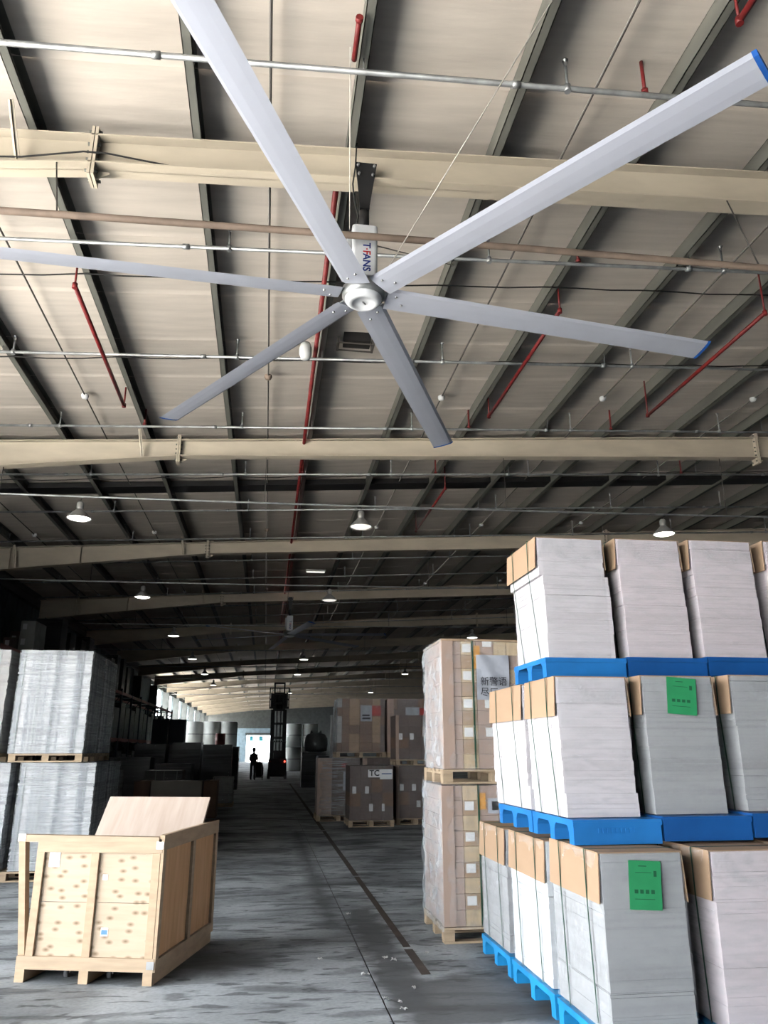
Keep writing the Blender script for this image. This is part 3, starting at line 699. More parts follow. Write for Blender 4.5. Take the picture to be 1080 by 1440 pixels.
# ------------------------------------------------------------------ blue plastic pallets and paper stacks
def blue_pallet(x0, x1, y0, y1, z, m, label, marks=False):
    w, d, h = x1-x0, y1-y0, 0.14
    t = thing('plastic_pallet', (x0, y0, z), label, 'pallet', 'blue plastic pallets')
    MB().box(0, w, 0, d, h-0.035, h).build('deck', m, t)
    rw = 0.085
    for yy in (0, d/2-rw/2, d-rw):
        r = MB().box(0.004, w-0.004, yy+0.004, yy+rw-0.004, 0, h-0.034)
        for s, e in ((0, yy > 0.01), (1, yy < d-rw-0.01)):
            if not e: continue
            yb = yy+0.004 if s == 0 else yy+rw-0.004; sg = -1 if s == 0 else 1
            r.prism([(yb, h-0.034), (yb, h-0.075), (yb+sg*0.012, h-0.052), (yb+sg*0.035, h-0.034)][::sg], 0.004, w-0.004, 'x')
        ru = r.build('runner', m, t)
    MB().box(0, w, -0.004, 0.004, h-0.03, h-0.012).build('edge_lip', m, t)
    if marks:
        mk = MB()
        for j in range(9): mk.box(w*0.28+j*w*0.05, w*0.28+j*w*0.05+w*0.03, -0.0015, 0.004, 0.065, 0.092)
        mk.build('moulded_mark', m, t)
    return t
def wrinkled_shell(w, d, z0, z1, amp, seed, top=False):
    rr = random.Random(seed); mb = MB(); n = 10
    cs = [(0, 0), (w, 0), (w, d), (0, d)]
    for i in range(4):
        a, b = cs[i], cs[(i+1) % 4]; nx, ny = (b[1]-a[1]), -(b[0]-a[0]); L = math.hypot(nx, ny); nx /= L; ny /= L
        off = [[rr.uniform(0.004, 0.004+amp) if 0 < ii < n else 0.004 for ii in range(n+1)] for _ in range(n+1)]
        mb.grid(lambda u, v: (a[0]+(b[0]-a[0])*u + nx*off[round(v*n)][round(u*n)], a[1]+(b[1]-a[1])*u + ny*off[round(v*n)][round(u*n)], z0+(z1-z0)*v), n, n)
    return mb
def green_label(parent, x, z, w, h, tilt, y=-0.026):
    g = MB().box(-w/2, w/2, -0.001, 0.001, -h/2, h/2).build('paper_label', 'label_green', parent, (x, y, z), (0, tilt, 0))
    tag(g, 'green paper label')
    ink = MB()
    for j in range(4): ink.box(-w*.34+j*w*.17, -w*.34+j*w*.17+w*.11, -0.0025, -0.0012, -h*.17, -h*.09)
    ink.box(-w*.34, w*.28, -0.0025, -0.0012, -h*.29, -h*.275)
    ink.box(w*.27, w*.36, -0.0025, -0.0012, h*.18, h*.30)
    ink.box(-w*.2, w*.05, -0.0025, -0.0012, h*.38, h*.40); ink.box(-w*.3, w*.2, -0.0025, -0.0012, h*.25, h*.262)
    ink.build('print', 'label_green_ink', g)
SEED = [100]
def paper_stack(x0, x1, y0, y1, z0, z1, m, label, cap=0.26, step=None, lab=None, twist=0.0, nlay=16, dx=0.0):
    SEED[0] += 1; rr = random.Random(SEED[0])
    w, d, h = x1-x0, y1-y0, z1-z0
    t = thing('paper_stack', (x0, y0, z0), label, 'paper stack', 'strapped paper stacks on blue pallets', twist)
    b = MB(); z = 0.0
    cuts = sorted([rr.uniform(0.02, 0.98) for _ in range(nlay-1)]); cuts = [0]+cuts+[1]
    for i in range(nlay):
        a, c = cuts[i]*h, cuts[i+1]*h - (0.0 if i == nlay-1 else 0.0008)
        if c - a < 0.002: continue
        ox, oy = rr.uniform(-0.0035, 0.0035), rr.uniform(-0.0015, 0.0015)
        if step and a > step[0]*h: ox += step[1]; 
        lean = dx*(a/h)
        b.box(0.006+ox+lean, w-0.006+ox+lean, 0.004+oy, d-0.004+oy, a, c)
    b.build('sheets', m, t)
    so = (step[1] if step else 0) + dx
    th = 0.006
    c = MB().box(so-th, w+so+th, 0.006, d-0.006, h+0.001, h+0.001+th)
    c.hexa([(so-th-0.012,0.006,h-cap),(so-0.012,0.006,h-cap),(so-0.012,d-0.006,h-cap),(so-th-0.012,d-0.006,h-cap)], [(so-th,0.006,h),(so,0.006,h),(so,d-0.006,h),(so-th,d-0.006,h)])
    c.hexa([(w+so+0.014,0.006,h-cap),(w+so+th+0.014,0.006,h-cap),(w+so+th+0.014,d-0.006,h-cap),(w+so+0.014,d-0.006,h-cap)], [(w+so,0.006,h),(w+so+th,0.006,h),(w+so+th,d-0.006,h),(w+so,d-0.006,h)])
    c.build('cardboard_cap', 'kraft', t)
    for f in (0.22, 0.74):
        yy = d*f
        s = MB().box(so-0.021, so-0.019, yy-0.006, yy+0.006, h-cap, h+0.008).box(so-0.021, w+so+0.021, yy-0.006, yy+0.006, h+0.0075, h+0.0095).box(w+so+0.019, w+so+0.021, yy-0.006, yy+0.006, h-cap, h+0.008)
        s.hexa([(-0.005,yy-.006,-0.01),(-0.003,yy-.006,-0.01),(-0.003,yy+.006,-0.01),(-0.005,yy+.006,-0.01)], [(so-0.021,yy-.006,h-cap),(so-0.019,yy-.006,h-cap),(so-0.019,yy+.006,h-cap),(so-0.021,yy+.006,h-cap)])
        s.build('strap', 'strap_green', t)
    wrinkled_shell(w+so, d, 0.0, h+0.0, 0.007, SEED[0]).build('stretch_wrap', 'film_clear', t)
    r3 = random.Random(SEED[0]+900); nn = 16
    oo = [[r3.uniform(0.012, 0.024) if 0 < i < nn and 0 < j else 0.011 for i in range(nn+1)] for j in range(5)]
    MB().grid(lambda u, v: (so+0.01+(w-0.02)*u, -oo[round(v*4)][round(u*nn)], h-0.16+0.155*v), nn, 4).build('film_tuck', 'film_tuck', t)
    if lab: green_label(t, *lab)
    return t
# first tier
PB, PD, PL = 'pallet_blue', 'pallet_blue_dark', 'pallet_blue_bright'
T1Y = [(4.40, 5.20), (5.25, 6.12), (6.17, 6.95)]
T1X = [(1.85, 2.42), (2.50, 3.08), (3.12, 3.70), (3.74, 4.32)]
colw = ['beside the aisle', 'second from the aisle', 'third from the aisle, added unseen to block light', 'fourth from the aisle']
for c, (a, b) in enumerate(T1X):
    for r, (p, q) in enumerate(T1Y):
        if (r == 2 and c > 0): continue
        roww = ['in the front row', 'in the middle row', 'at the back end'][r]
        blue_pallet(a, b, p, q, 0.0, PL, 'bright blue plastic pallet on the floor %s, %s' % (roww, colw[c]))
S1X = [(1.875, 2.365), (2.54, 3.04), (3.15, 3.65), (3.78, 4.28)]
S1Y = [(4.45, 5.24), (5.34, 6.14), (6.25, 6.98)]
m1 = {(0,0): 'paper_grey', (0,1): 'paper_bright', (0,2): 'paper_grey'}
l1 = {(0,0): 'grey paper stack with green label at the bottom front corner by the aisle', (0,1): 'bright white paper stack in the middle of the bottom aisle row', (0,2): 'grey paper stack at the back end of the bottom aisle row'}
for c, (a, b) in enumerate(S1X):
    for r, (p, q) in enumerate(S1Y):
        if r == 2 and c > 0: continue
        zt = [1.04, 1.01, 1.0][r]
        paper_stack(a, b, p, q, 0.145, zt, m1.get((c, r), 'paper_lilac'), l1.get((c, r), 'lilac grey paper stack on the bottom tier, %s row, %s' % (['front', 'middle'][r] if r < 2 else '', colw[c])),
                    0.255, None, (0.245, 0.735, 0.19, 0.25, R(3)) if (c, r) == (0, 0) else None)
# second tier
T2X = [(1.85, 2.42), (2.43, 3.02), (3.03, 3.62), (3.63, 4.22)]
T2Y = [(4.75, 5.49), (5.51, 6.30)]
for c, (a, b) in enumerate(T2X):
    for r, (p, q) in enumerate(T2Y):
        blue_pallet(a, b, p, q, 1.053 + 0.012*c, [PB, PD, PD, PD][c], 'blue plastic pallet under the second tier, %s row, %s' % (['front', 'rear'][r], colw[c]), r == 0 and c == 0)
S2X = [(1.86, 2.345), (2.44, 2.94), (3.07, 3.56), (3.66, 4.16)]
S2Y = [(4.86, 5.47), (5.55, 6.38)]
for c, (a, b) in enumerate(S2X):
    for r, (p, q) in enumerate(S2Y):
        m = [['paper_lilac', 'paper_white'], ['paper_grey', 'paper_grey'], ['paper_grey', 'paper_grey'], ['paper_lilac', 'paper_lilac']][c][r]
        if (c, r) == (0, 0): m = 'paper_white'
        lb = {(0,0): 'white paper stack on the second tier at its front aisle corner', (0,1): 'white paper stack on the second tier behind its aisle corner stack', (1,0): 'grey paper stack with green label on the second tier'}.get((c, r), '%s paper stack on the second tier, %s row, %s' % ('grey' if c < 3 else 'lilac', ['front', 'rear'][r], colw[c]))
        paper_stack(a, b, p, q, 1.198 + 0.012*c, 2.05 + 0.012*c, m, lb, 0.245, (0.10, -0.012) if c == 0 else None, (0.25, 0.725, 0.205, 0.235, R(4)) if (c, r) == (1, 0) else None, 0.0, 16, -0.01)
# third tier
T3X = [(1.98, 2.60), (2.61, 3.24), (3.25, 3.88), (3.89, 4.52)]
S3X = [(2.02, 2.55), (2.64, 3.16), (3.25, 3.77), (3.89, 4.42)]
for c in range(4):
    blue_pallet(T3X[c][0], T3X[c][1], 5.40, 6.14, 2.10 + 0.012*c, PD if c else PB, 'blue plastic pallet under the top tier, %s' % ['at the aisle end', 'second along', 'third along', 'fourth along'][c])
    paper_stack(S3X[c][0], S3X[c][1], 5.44, 6.16, 2.245 + 0.012*c, 3.15 + 0.014*c, 'paper_white' if c == 0 else 'paper_lilac', 'paper stack on the top tier, %s' % ['white with stepped edge at the aisle end', 'second from the aisle end', 'third from the aisle end', 'fourth from the aisle end at the frame edge'][c], 0.235, (0.62, -0.03) if c == 0 else (0.5, -0.006), None, 0.0, 16, -0.015)

# ------------------------------------------------------------------ wooden pallets and wrapped loads
def wood_pallet(x0, x1, y0, y1, z, label, h=0.125, group='wooden pallets', detail=True, m='pallet_wood'):
    w, d = x1-x0, y1-y0
    t = thing('wooden_pallet', (x0, y0, z), label, 'pallet', group)
    n = 5
    for i in range(n):
        bw = d/n*0.8; yy = (d-bw)*i/(n-1)
        MB().box(0, w, yy, yy+bw, h-0.02, h).build('deck_board', m, t)
    for xx in (0, w/2-0.045, w-0.09):
        MB().box(xx, xx+0.09, 0.0, d, h-0.04, h-0.021).build('stringer_board', m, t)
        for yy in (0.0, d/2-0.06, d-0.12): MB().box(xx, xx+0.09, yy+0.002, yy+0.118, 0.018, h-0.041).build('block', m, t)
    for yy in (0.0, d/2-0.05, d-0.1): MB().box(0, w, yy, yy+0.1, 0.0, 0.017).build('bottom_board', m, t)
    return t
def carton_load(x0, x1, y0, y1, z0, z1, label, cols, rows, mats, group, wrap='film_clear', stickers=(), edge=None, seed=1, depth=2, straps=()):
    rr = random.Random(seed); w, d, h = x1-x0, y1-y0, z1-z0
    t = thing('carton_load', (x0, y0, z0), label, 'carton load', group)
    xs = [0]
    tot = sum(cols)
    for c in cols: xs.append(xs[-1] + c/tot*w)
    rh = h/rows
    for r in range(rows):
        for c in range(len(cols)):
            m = mats[(r*3 + c*2 + rr.randint(0, 1)) % len(mats)] if not callable(mats) else mats(r, c)
            o = rr.uniform(-0.006, 0.006)
            dd = d/depth
            for k in range(depth):
                if 0 < k < depth-1: continue
                if k > 0 and 0 < c < len(cols)-1: continue
                MB().box(xs[c]+0.002, xs[c+1]-0.002, k*dd+0.002+(max(0, o) if k == 0 else 0), (k+1)*dd-0.002, r*rh+0.0015, (r+1)*rh-0.0015).build('carton', m, t)
    for (sx, sz, sw, sh, m) in stickers:
        MB().box(sx-sw/2, sx+sw/2, -0.0035, -0.001, sz-sh/2, sz+sh/2).build('sticker', m, t)
    if edge:
        MB().box(-0.006, edge, -0.008, -0.005, 0.0, h).box(-0.009, -0.006, -0.008, edge, 0.0, h).build('corner_board', 'carton_mauve', t)
    for f in straps:
        MB().box(w*f-0.008, w*f+0.008, -0.0125, -0.0105, 0.0, h+0.003).box(w*f-0.008, w*f+0.008, -0.0125, d+0.002, h+0.001, h+0.003).build('strap', 'strap_green', t)
    if wrap:
        wrinkled_shell(w, d, -0.02, h+0.012, 0.014, seed).xf(Matrix.Translation((0, 0, 0))).build('stretch_wrap', wrap, t)
    return t
# tall two-tier load beside the white stacks
GW = 'wooden pallets'
wood_pallet(1.60, 2.62, 7.25, 8.15, 0.0, 'wooden pallet on the floor under the tall wrapped cartons behind the blue pallets')
wood_pallet(1.62, 2.62, 7.26, 8.15, 1.30, 'wooden pallet between the two tall wrapped carton loads')
colsB = (0.17, 0.14, 0.17, 0.12, 0.17, 0.15)
def mb_mat(r, c): return 'carton_mauve' if c == 0 else ('carton_pale' if r % 2 == 0 and c in (1, 3, 4, 5) else ('carton_tan' if c % 2 else 'carton_mauve'))
rhu = (1.30-0.13)/9
st1 = [(0.245, rhu*(i+0.55), 0.085, 0.075, 'label_white') for i in (1, 3, 5, 7)] + [(0.50, rhu*(i+0.55), 0.085, 0.075, 'label_white') for i in (1, 3, 5, 7)]
carton_load(1.61, 2.61, 7.26, 8.14, 0.130, 1.285, 'shrink-wrapped brown carton load standing on the floor behind the blue pallets', colsB, 9, mb_mat, 'tall wrapped carton loads', 'film_clear', st1 + [(0.37, 1.02, 0.06, 0.14, 'label_orange'), (0.47, 0.98, 0.10, 0.13, 'label_grey')], 0.10, 11, 2, (0.33,))
st2 = [(0.235, rhu*(i+0.5), 0.085, 0.08, 'label_white') for i in (2, 4, 6, 8)] + [(0.45, rhu*(i+0.5), 0.10, 0.08, 'label_white') for i in (2, 4)] + [(0.44, 1.15, 0.09, 0.06, 'label_white'), (0.33, 1.02, 0.075, 0.22, 'label_orange')]
up = carton_load(1.64, 2.61, 7.27, 8.14, 1.430, 2.60, 'shrink-wrapped brown carton load with a printed bag, stacked on top by the aisle', colsB, 9, mb_mat, 'tall wrapped carton loads', 'film_clear', st2, 0.10, 12, 2, (0.30,))
MB().box(-0.01, 0.98, -0.01, 0.88, 1.172, 1.19).build('top_board', 'carton_tan', up)
bag = MB().grid(lambda u, v: (0.325+0.32*u, -0.022-0.006*math.sin(9*u+7*v)-0.004*math.sin(17*v), 0.62+0.42*v), 10, 12).grid(lambda u, v: (0.645-0.32*u, -0.0165, 0.62+0.42*v), 2, 2).build('printed_bag', 'label_grey', up)
tag(bag, 'pale grey plastic bag with black characters')
text('lettering', '新警语', 0.088, 'ink_black', bag, (0.485, -0.036, 0.785), (R(90), 0, 0), 0.0008)
text('lettering', '尽厂', 0.088, 'ink_black', bag, (0.44, -0.036, 0.685), (R(90), 0, 0), 0.0008)
sh = wrinkled_shell(0.97, 0.87, -0.03, 1.21, 0.03, 44).v
thick = MB()
# puffy film on the aisle side of both tall loads
for p_, z0_, z1_, s_ in ((up, -0.02, 1.20, 5), (None, 0, 0, 0)):
    if p_ is None: continue
def side_film(parent, d, z0, z1, seed):
    r2 = random.Random(seed); n = 14
    off = [[r2.uniform(0.012, 0.05) if 0 < i < n and 0 < j < n else 0.012 for i in range(n+1)] for j in range(n+1)]
    MB().grid(lambda u, v: (-off[round(v*n)][round(u*n)], d - d*u, z0+(z1-z0)*v), n, n).build('puffed_film', 'film_thick', parent)
side_film(up, 0.87, -0.02, 1.20, 5)
lowload = [o for o in bpy.data.objects if o.name.startswith('carton_load') and o.parent is None and abs(o.location.z-0.13) < 1e-4 and abs(o.location.x-1.61) < 1e-4][0]
side_film(lowload, 0.88, -0.05, 1.18, 6)

# far carton loads across the aisle end
GF = 'far carton loads'
FB = ['carton_dull', 'carton_dull', 'carton_brown']
def fm(r, c): return FB[(r*2+c*3+r*c) % 3]
GP = 'far wooden pallets'
wood_pallet(1.84, 2.84, 17.70, 18.7, 0.0, 'wooden pallet under the lettered carton load', 0.13, GP)
tc = carton_load(1.86, 2.82, 17.71, 18.65, 0.135, 1.26, 'dark brown carton load with white lettered sheet in front of the group', (1, 1, 1, 1), 4, fm, GF, 'film_dark', [(0.10, 0.62, 0.085, 0.15, 'label_white'), (0.38, 0.62, 0.085, 0.15, 'label_white'), (0.47, 0.26, 0.085, 0.15, 'label_white'), (0.74, 0.26, 0.06, 0.15, 'label_white')], None, 21)
pt = MB().box(0.40, 0.74, -0.026, -0.022, 0.88, 1.04).box(0.66, 0.94, -0.028, -0.0265, 0.84, 1.05).build('lettered_sheet', 'label_white', tc)
text('lettering', 'TC', 0.17, 'ink_black', pt, (0.54, -0.0285, 0.965), (R(90), 0, 0), 0.0006, 'CENTER', 0.025)
MB().box(0.70, 0.92, -0.0295, -0.0285, 0.945, 0.965).build('printed_line', 'ink_blue', pt)
wood_pallet(1.24, 2.28, 19.2, 20.2, 0.0, 'wooden pallet under the wrapped cartons nearest the aisle', 0.13, GP)
carton_load(1.26, 2.26, 19.21, 20.18, 0.135, 1.40, 'wrapped carton load on the floor at the aisle side of the far group', (1.6, 1, 1.2, 1), 5, lambda r, c: ['carton_mauve', 'carton_dull', 'carton_white', 'carton_dull'][c] if c != 2 else 'carton_dull', GF, 'film_silver', [(0.75, 0.75, 0.30, 0.42, 'label_grey'), (0.62, 1.1, 0.12, 0.1, 'label_red')], 0.1, 22)
wood_pallet(2.32, 3.3, 19.2, 20.2, 0.0, 'wooden pallet hidden behind the lettered carton load', 0.13, GP)
carton_load(2.33, 3.28, 19.21, 20.18, 0.135, 1.40, 'wrapped carton load half hidden behind the lettered load', (1, 1, 1, 1), 4, fm, GF, 'film_dark', [], 0.1, 23)
wood_pallet(1.68, 2.88, 19.2, 20.2, 1.415, 'wooden pallet under the upper brown carton load with red notice', 0.125, GP)
uf = carton_load(1.70, 2.86, 19.21, 20.18, 1.545, 2.79, 'upper brown carton load with red and white notices', (0.5, 0.8, 1.1, 1.4, 0.9, 0.5), 6, lambda r, c: ['carton_white', 'carton_brown', 'carton_tan', 'carton_brown', 'carton_tan', 'carton_dull'][c] if (r + c) % 4 else 'carton_brown', GF, 'film_clear', [(0.70, 0.90, 0.28, 0.38, 'label_grey'), (0.95, 0.96, 0.22, 0.24, 'label_red')], None, 24)
MB().box(0.60, 0.80, -0.022, -0.018, 0.76, 0.80).box(0.60, 0.78, -0.022, -0.018, 0.83, 0.87).build('printed_line', 'ink_black', uf)
side_film(uf, 0.97, 0, 1.24, 9)
wood_pallet(2.92, 3.95, 19.2, 20.2, 1.415, 'wooden pallet under the upper carton load beside the tall stack', 0.125, GP)
carton_load(2.93, 3.93, 19.21, 20.18, 1.545, 2.79, 'upper dark carton load with a red sticker beside the tall wrapped stack', (1, 1, 1.2, 1), 5, fm, GF, 'film_clear', [(0.62, 0.95, 0.35, 0.2, 'label_grey'), (0.88, 0.93, 0.2, 0.2, 'label_red')], 0.15, 25)
wood_pallet(2.95, 3.85, 18.1, 19.0, 0.0, 'wooden pallet under the lower plain carton load', 0.13, GP)
carton_load(2.96, 3.84, 18.11, 18.98, 0.135, 1.24, 'lower plain carton load right of the lettered load', (1, 1, 1), 4, fm, GF, 'film_dark', [(0.12, 0.65, 0.09, 0.14, 'label_white'), (0.40, 0.65, 0.09, 0.14, 'label_white'), (0.5, 0.3, 0.09, 0.14, 'label_white')], 0.06, 26)
wood_pallet(2.95, 3.85, 18.1, 19.0, 1.255, 'wooden pallet under the raised plain carton load', 0.125, GP)
carton_load(2.96, 3.84, 18.11, 18.98, 1.385, 2.36, 'raised plain carton load right of the upper brown load', (1, 1, 1), 4, fm, GF, 'film_dark', [(0.10, 0.5, 0.09, 0.14, 'label_white'), (0.36, 0.5, 0.09, 0.14, 'label_white')], 0.06, 27)

# ------------------------------------------------------------------ silver wrapped board stacks on the other side
def board_stack(x0, x1, y0, y1, z0, z1, label, m='board_silver', wrap='film_silver', group='silver wrapped board stacks', nlay=34, straps=True):
    SEED[0] += 1; rr = random.Random(SEED[0]); w, d, h = x1-x0, y1-y0, z1-z0
    t = thing('board_stack', (x0, y0, z0), label, 'wrapped stack', group)
    b = MB()
    for i in range(nlay):
        ox, oy = rr.uniform(-0.006, 0.006), rr.uniform(-0.005, 0.005)
        b.box(0.012+ox, w-0.012+ox, 0.010+oy, d-0.010+oy, h*i/nlay, h*(i+1)/nlay-0.001)
    b.build('boards', m, t)
    if wrap: wrinkled_shell(w, d, 0.0, h+0.006, 0.012, SEED[0]).build('stretch_wrap', wrap, t)
    if straps:
        for f in (0.08, 0.30, 0.52, 0.86):
            MB().box(w*f-0.004, w*f+0.004, -0.003, -0.001, 0, h).box(w*f-0.004, w*f+0.004, -0.003, d+.003, h+0.001, h+0.003).build('strap', 'strap_pale' if f != 0.08 else 'strap_green', t)
    return t
GS = 'wooden pallets under the silver stacks'
for c, (a, b, lw) in enumerate(((-3.36, -2.43, 'beside the crate'), (-4.46, -3.50, 'at the picture edge'), (-5.60, -4.64, 'third from the aisle, added unseen to block light'), (-6.74, -5.78, 'next to the side wall, added unseen to block light'))):  # last two columns are out of view, added to block light going deeper
    for r, (p, q) in enumerate(((11.2, 12.1), (12.18, 13.08))):
        rw = ['front', 'rear'][r]
        wood_pallet(a+0.1, b+0.12, p, q, 0.0, 'wooden pallet on the floor under the %s silver stack %s' % (rw, lw), 0.12, GS)
        board_stack(a+0.09 + (0.1 if c == 0 else 0), b+0.22, p, q, 0.125, 1.43, 'lower %s silver wrapped board stack %s' % (rw, lw))
        wood_pallet(a+0.02, b+0.02, p, q, 1.44, 'wooden pallet between the %s silver stacks %s' % (rw, lw), 0.105, GS)
        board_stack(a, b+0.03, p, q, 1.55, 2.90, 'upper %s silver wrapped board stack %s' % (rw, lw), 'board_silver' if c == 0 else 'board_grey', 'film_silver' if c == 0 else 'film_clear')

# ------------------------------------------------------------------ racking along the side wall
RY = [16.6 + 2.75*k for k in range(15)]
rk = thing('pallet_rack', (-7.3, 0, 0), 'long dark steel pallet rack along the side wall', 'rack')
for y in RY:
    MB().box(0.92, 1.0, y-0.045, y+0.045, 0, 4.15).box(0.0, 0.08, y-0.045, y+0.045, 0, 4.15).bar((0.04, y, 0.3), (0.96, y, 1.5), 0.03, 0.03).bar((0.96, y, 1.5), (0.04, y, 2.7), 0.03, 0.03).bar((0.04, y, 2.7), (0.96, y, 3.9), 0.03, 0.03).build('upright_frame', 'rack_blue', rk)
for y0, y1 in zip(RY[:-1], RY[1:]):
    for z in (1.95, 3.9):
        MB().box(0.94, 0.99, y0+0.046, y1-0.046, z, z+0.12).box(0.01, 0.06, y0+0.046, y1-0.046, z, z+0.12).build('shelf_beam', 'rack_red', rk)
        MB().box(0.06, 0.94, y0+0.3, y0+0.34, z+0.06, z+0.118).box(0.06, 0.94, y1-0.34, y1-0.3, z+0.06, z+0.118).build('shelf_support', 'rack_blue', rk)
GR = 'dark wrapped loads on the rack'
for k, (y0, y1) in enumerate(zip(RY[:-1], RY[1:])):
    for z, hmax in ((2.07, 1.55), (0.0, 1.6)):
        for j in range(2):
            a = y0+0.14+1.26*j
            board_stack(-7.25, -6.32, a, a+1.12, z, z+hmax*(0.8+0.2*((k*7+j*3) % 5)/5), 'dark wrapped load on the %s level of the side rack, %s bay, %s half' % ('middle' if z else 'floor', ordn[k], ['near', 'far'][j]), 'board_dark', 'film_dark', GR, 5, False)
    if k in (3, 4, 6, 7):
        for j in range(2):
            a = y0+0.2+1.2*j
            board_stack(-7.2, -6.4, a, a+0.75, 4.02, 4.02+[1.2, 1.45][(k+j) % 2], 'tall dark wrapped load on top of the side rack, %s bay, %s half' % (ordn[k], ['near', 'far'][j]), 'board_dark', 'film_dark', GR, 5, False)
# cartons on the rack end
blue_pallet(-7.2, -6.35, 22.3, 23.5, 4.022, PD, 'blue plastic pallet high on the rack end under grey cartons')
for i, (x, y, z, w, h, m) in enumerate(((-6.80, 19.6, 4.17, 0.4, 0.42, 'carton_white'), (-7.2, 19.6, 4.17, 0.36, 0.36, 'carton_dull'), (-6.80, 20.15, 4.17, 0.4, 0.45, 'carton_white'), (-6.80, 19.62, 4.60, 0.38, 0.40, 'carton_white'), (-7.2, 20.1, 4.17, 0.36, 0.6, 'carton_dull'), (-6.80, 20.2, 4.63, 0.38, 0.38, 'carton_white'))):
    y += 2.75
    t = thing('carton', (x, y, z), ['grey carton low at the rack end', 'brown carton low at the rack end', 'grey carton low beside the rack end', 'grey carton stacked high at the rack end', 'tall brown carton on the rack end', 'grey carton stacked high beside the rack end'][i], 'carton', 'cartons on the rack end')
    MB().box(0, w, 0, 0.48, 0, h).build('box_body', m, t); MB().box(0.05, 0.16, -0.003, -0.001, h*.4, h*.8).build('sticker', 'label_white', t); MB().box(w/2-.03, w/2+.03, -0.002, 0.482, h+.0005, h+.002).build('tape', 'carton_tan', t)

# ------------------------------------------------------------------ goods along the left of the aisle
GD = 'dark stacks along the aisle'
rr = random.Random(3)
spots = []
for i, (x, y, w, h) in enumerate(((-4.9, 31.5, 1.15, 1.8), (-3.55, 31.8, 1.1, 1.86), (-2.35, 31.2, 1.1, 1.78), (-5.0, 28.0, 1.2, 1.35), (-3.6, 27.6, 1.2, 1.15), (-2.3, 34.5, 1.2, 1.72), (-4.2, 36.5, 1.2, 1.80), (-2.5, 38.5, 1.2, 1.66))):
    board_stack(x, x+w, y, y+1.1, 0.0, h, ['dark bundled stack nearest the rack in the row before the rolls', 'dark bundled stack in the middle of the row before the rolls', 'dark bundled stack at the aisle end of the row before the rolls', 'low dark stack beside the rack beyond the silver stacks', 'lowest dark stack beyond the cloth-fronted bin', 'dark stack behind the aisle end of the dark row', 'dark stack deep behind the dark row', 'farthest dark stack before the dark blue loads'][i], 'board_dark', 'film_dark', GD, 9, False)
# low cartons with a pale sheet right behind the crate
t = thing('covered_bin', (-2.72, 20.5, 0), 'low bin with a pale cloth front behind the crate lid', 'bin')
MB().box(0, 1.22, 0, 0.9, 0.0, 0.84).build('bin_body', 'carton_dull', t); MB().grid(lambda u, v: (0.0+1.22*u, -0.012-0.008*math.sin(11*u), 0.2+0.66*v), 14, 4).grid(lambda u, v: (1.22*u, -0.012+0.4*v, 0.862-0.004*math.sin(9*u)), 14, 3).build('cloth', 'grey_cloth', t)
for i, (x, w) in enumerate(((-3.12, 0.37), (-1.46, 0.32))):
    t = thing('carton', (x, 20.52, 0), ['dark brown carton on the left of the cloth-fronted bin', 'dark brown carton on the right of the cloth-fronted bin'][i], 'carton', 'cartons behind the crate')
    MB().box(0, w, 0, 0.8, 0, 0.86).build('box_body', 'carton_brown', t); MB().box(w/2-.03, w/2+.03, -.002, .802, .861, .863).build('tape', 'carton_tan', t)
wood_pallet(-1.50, -0.88, 24.3, 25.3, 0.0, 'wooden pallet under the grey bundle at the aisle edge', 0.1, 'far wooden pallets')
board_stack(-1.49, -0.89, 24.32, 25.28, 0.105, 0.82, 'grey strapped bundle on a pallet at the aisle edge', 'board_grey', 'film_dark', 'grey bundles', 14, True)
board_stack(-3.9, -2.85, 16.3, 17.3, 0.0, 1.2, 'grey wrapped bundle behind the silver stacks', 'board_grey', 'film_dark', 'grey bundles', 14, True)
board_stack(-3.2, -2.2, 22.6, 23.6, 0.0, 1.05, 'dark grey wrapped bundle beyond the cloth-fronted bin', 'board_dark', 'film_dark', 'grey bundles', 10, True)
# big dark blue loads
for i, x in enumerate((-6.1, -5.2)):
    t = thing('boxed_load', (x, 44.5, 0), ['dark blue tall boxed load beside the rack end', 'dark blue tall boxed load next to the paper rolls'][i], 'boxed load', 'dark blue loads')
    for z, h in ((0, 1.5), (1.62, 1.55)): MB().box(0, 0.82, 0, 0.9, z, z+h).build('box_body', 'rack_blue', t)
    MB().box(0.02, 0.8, 0.02, 0.88, 1.5, 1.62).build('pallet_layer', 'black_steel', t)
# paper rolls
GROL = 'big white paper rolls'
def roll(x, y, z, r, h, label):
    t = thing('paper_roll', (x, y, z), label, 'paper roll', GROL)
    MB().lathe([(0.06, 0), (r, 0.0), (r, h), (0.06, h)], n=28).build('roll_body', 'roll_paper', t)
    MB().lathe([(0.06, 0.002), (0.06, h-0.002)], n=12).build('core', 'carton_tan', t)
    MB().lathe([(r+0.003, h*0.48), (r+0.003, h*0.52)], n=28).build('band', 'galvanised', t)
for c, (x, r) in enumerate(((-5.38, 0.68), (-3.98, 0.6), (-2.75, 0.6))):
    for k in range(2):
        for d_ in range(2):
            roll(x, 60 + 1.6*d_, 1.79*k, r, 1.77, '%s white paper roll, %s, %s' % (['lower', 'upper'][k], ['beside the dark blue loads', 'in the middle', 'beside the blue end wall'][c], ['front row', 'second row'][d_]))
for c, x in enumerate((2.2, 3.5)):
    for k in range(2): roll(x, 64, 1.79*k, 0.6, 1.77, '%s white paper roll beyond the forklift, %s' % (['lower', 'upper'][k], ['aisle side', 'outer side'][c]))
t = thing('drum', (-3.05, 55.5, 1.75), 'dull red drum standing on a dark stack before the rolls', 'drum')
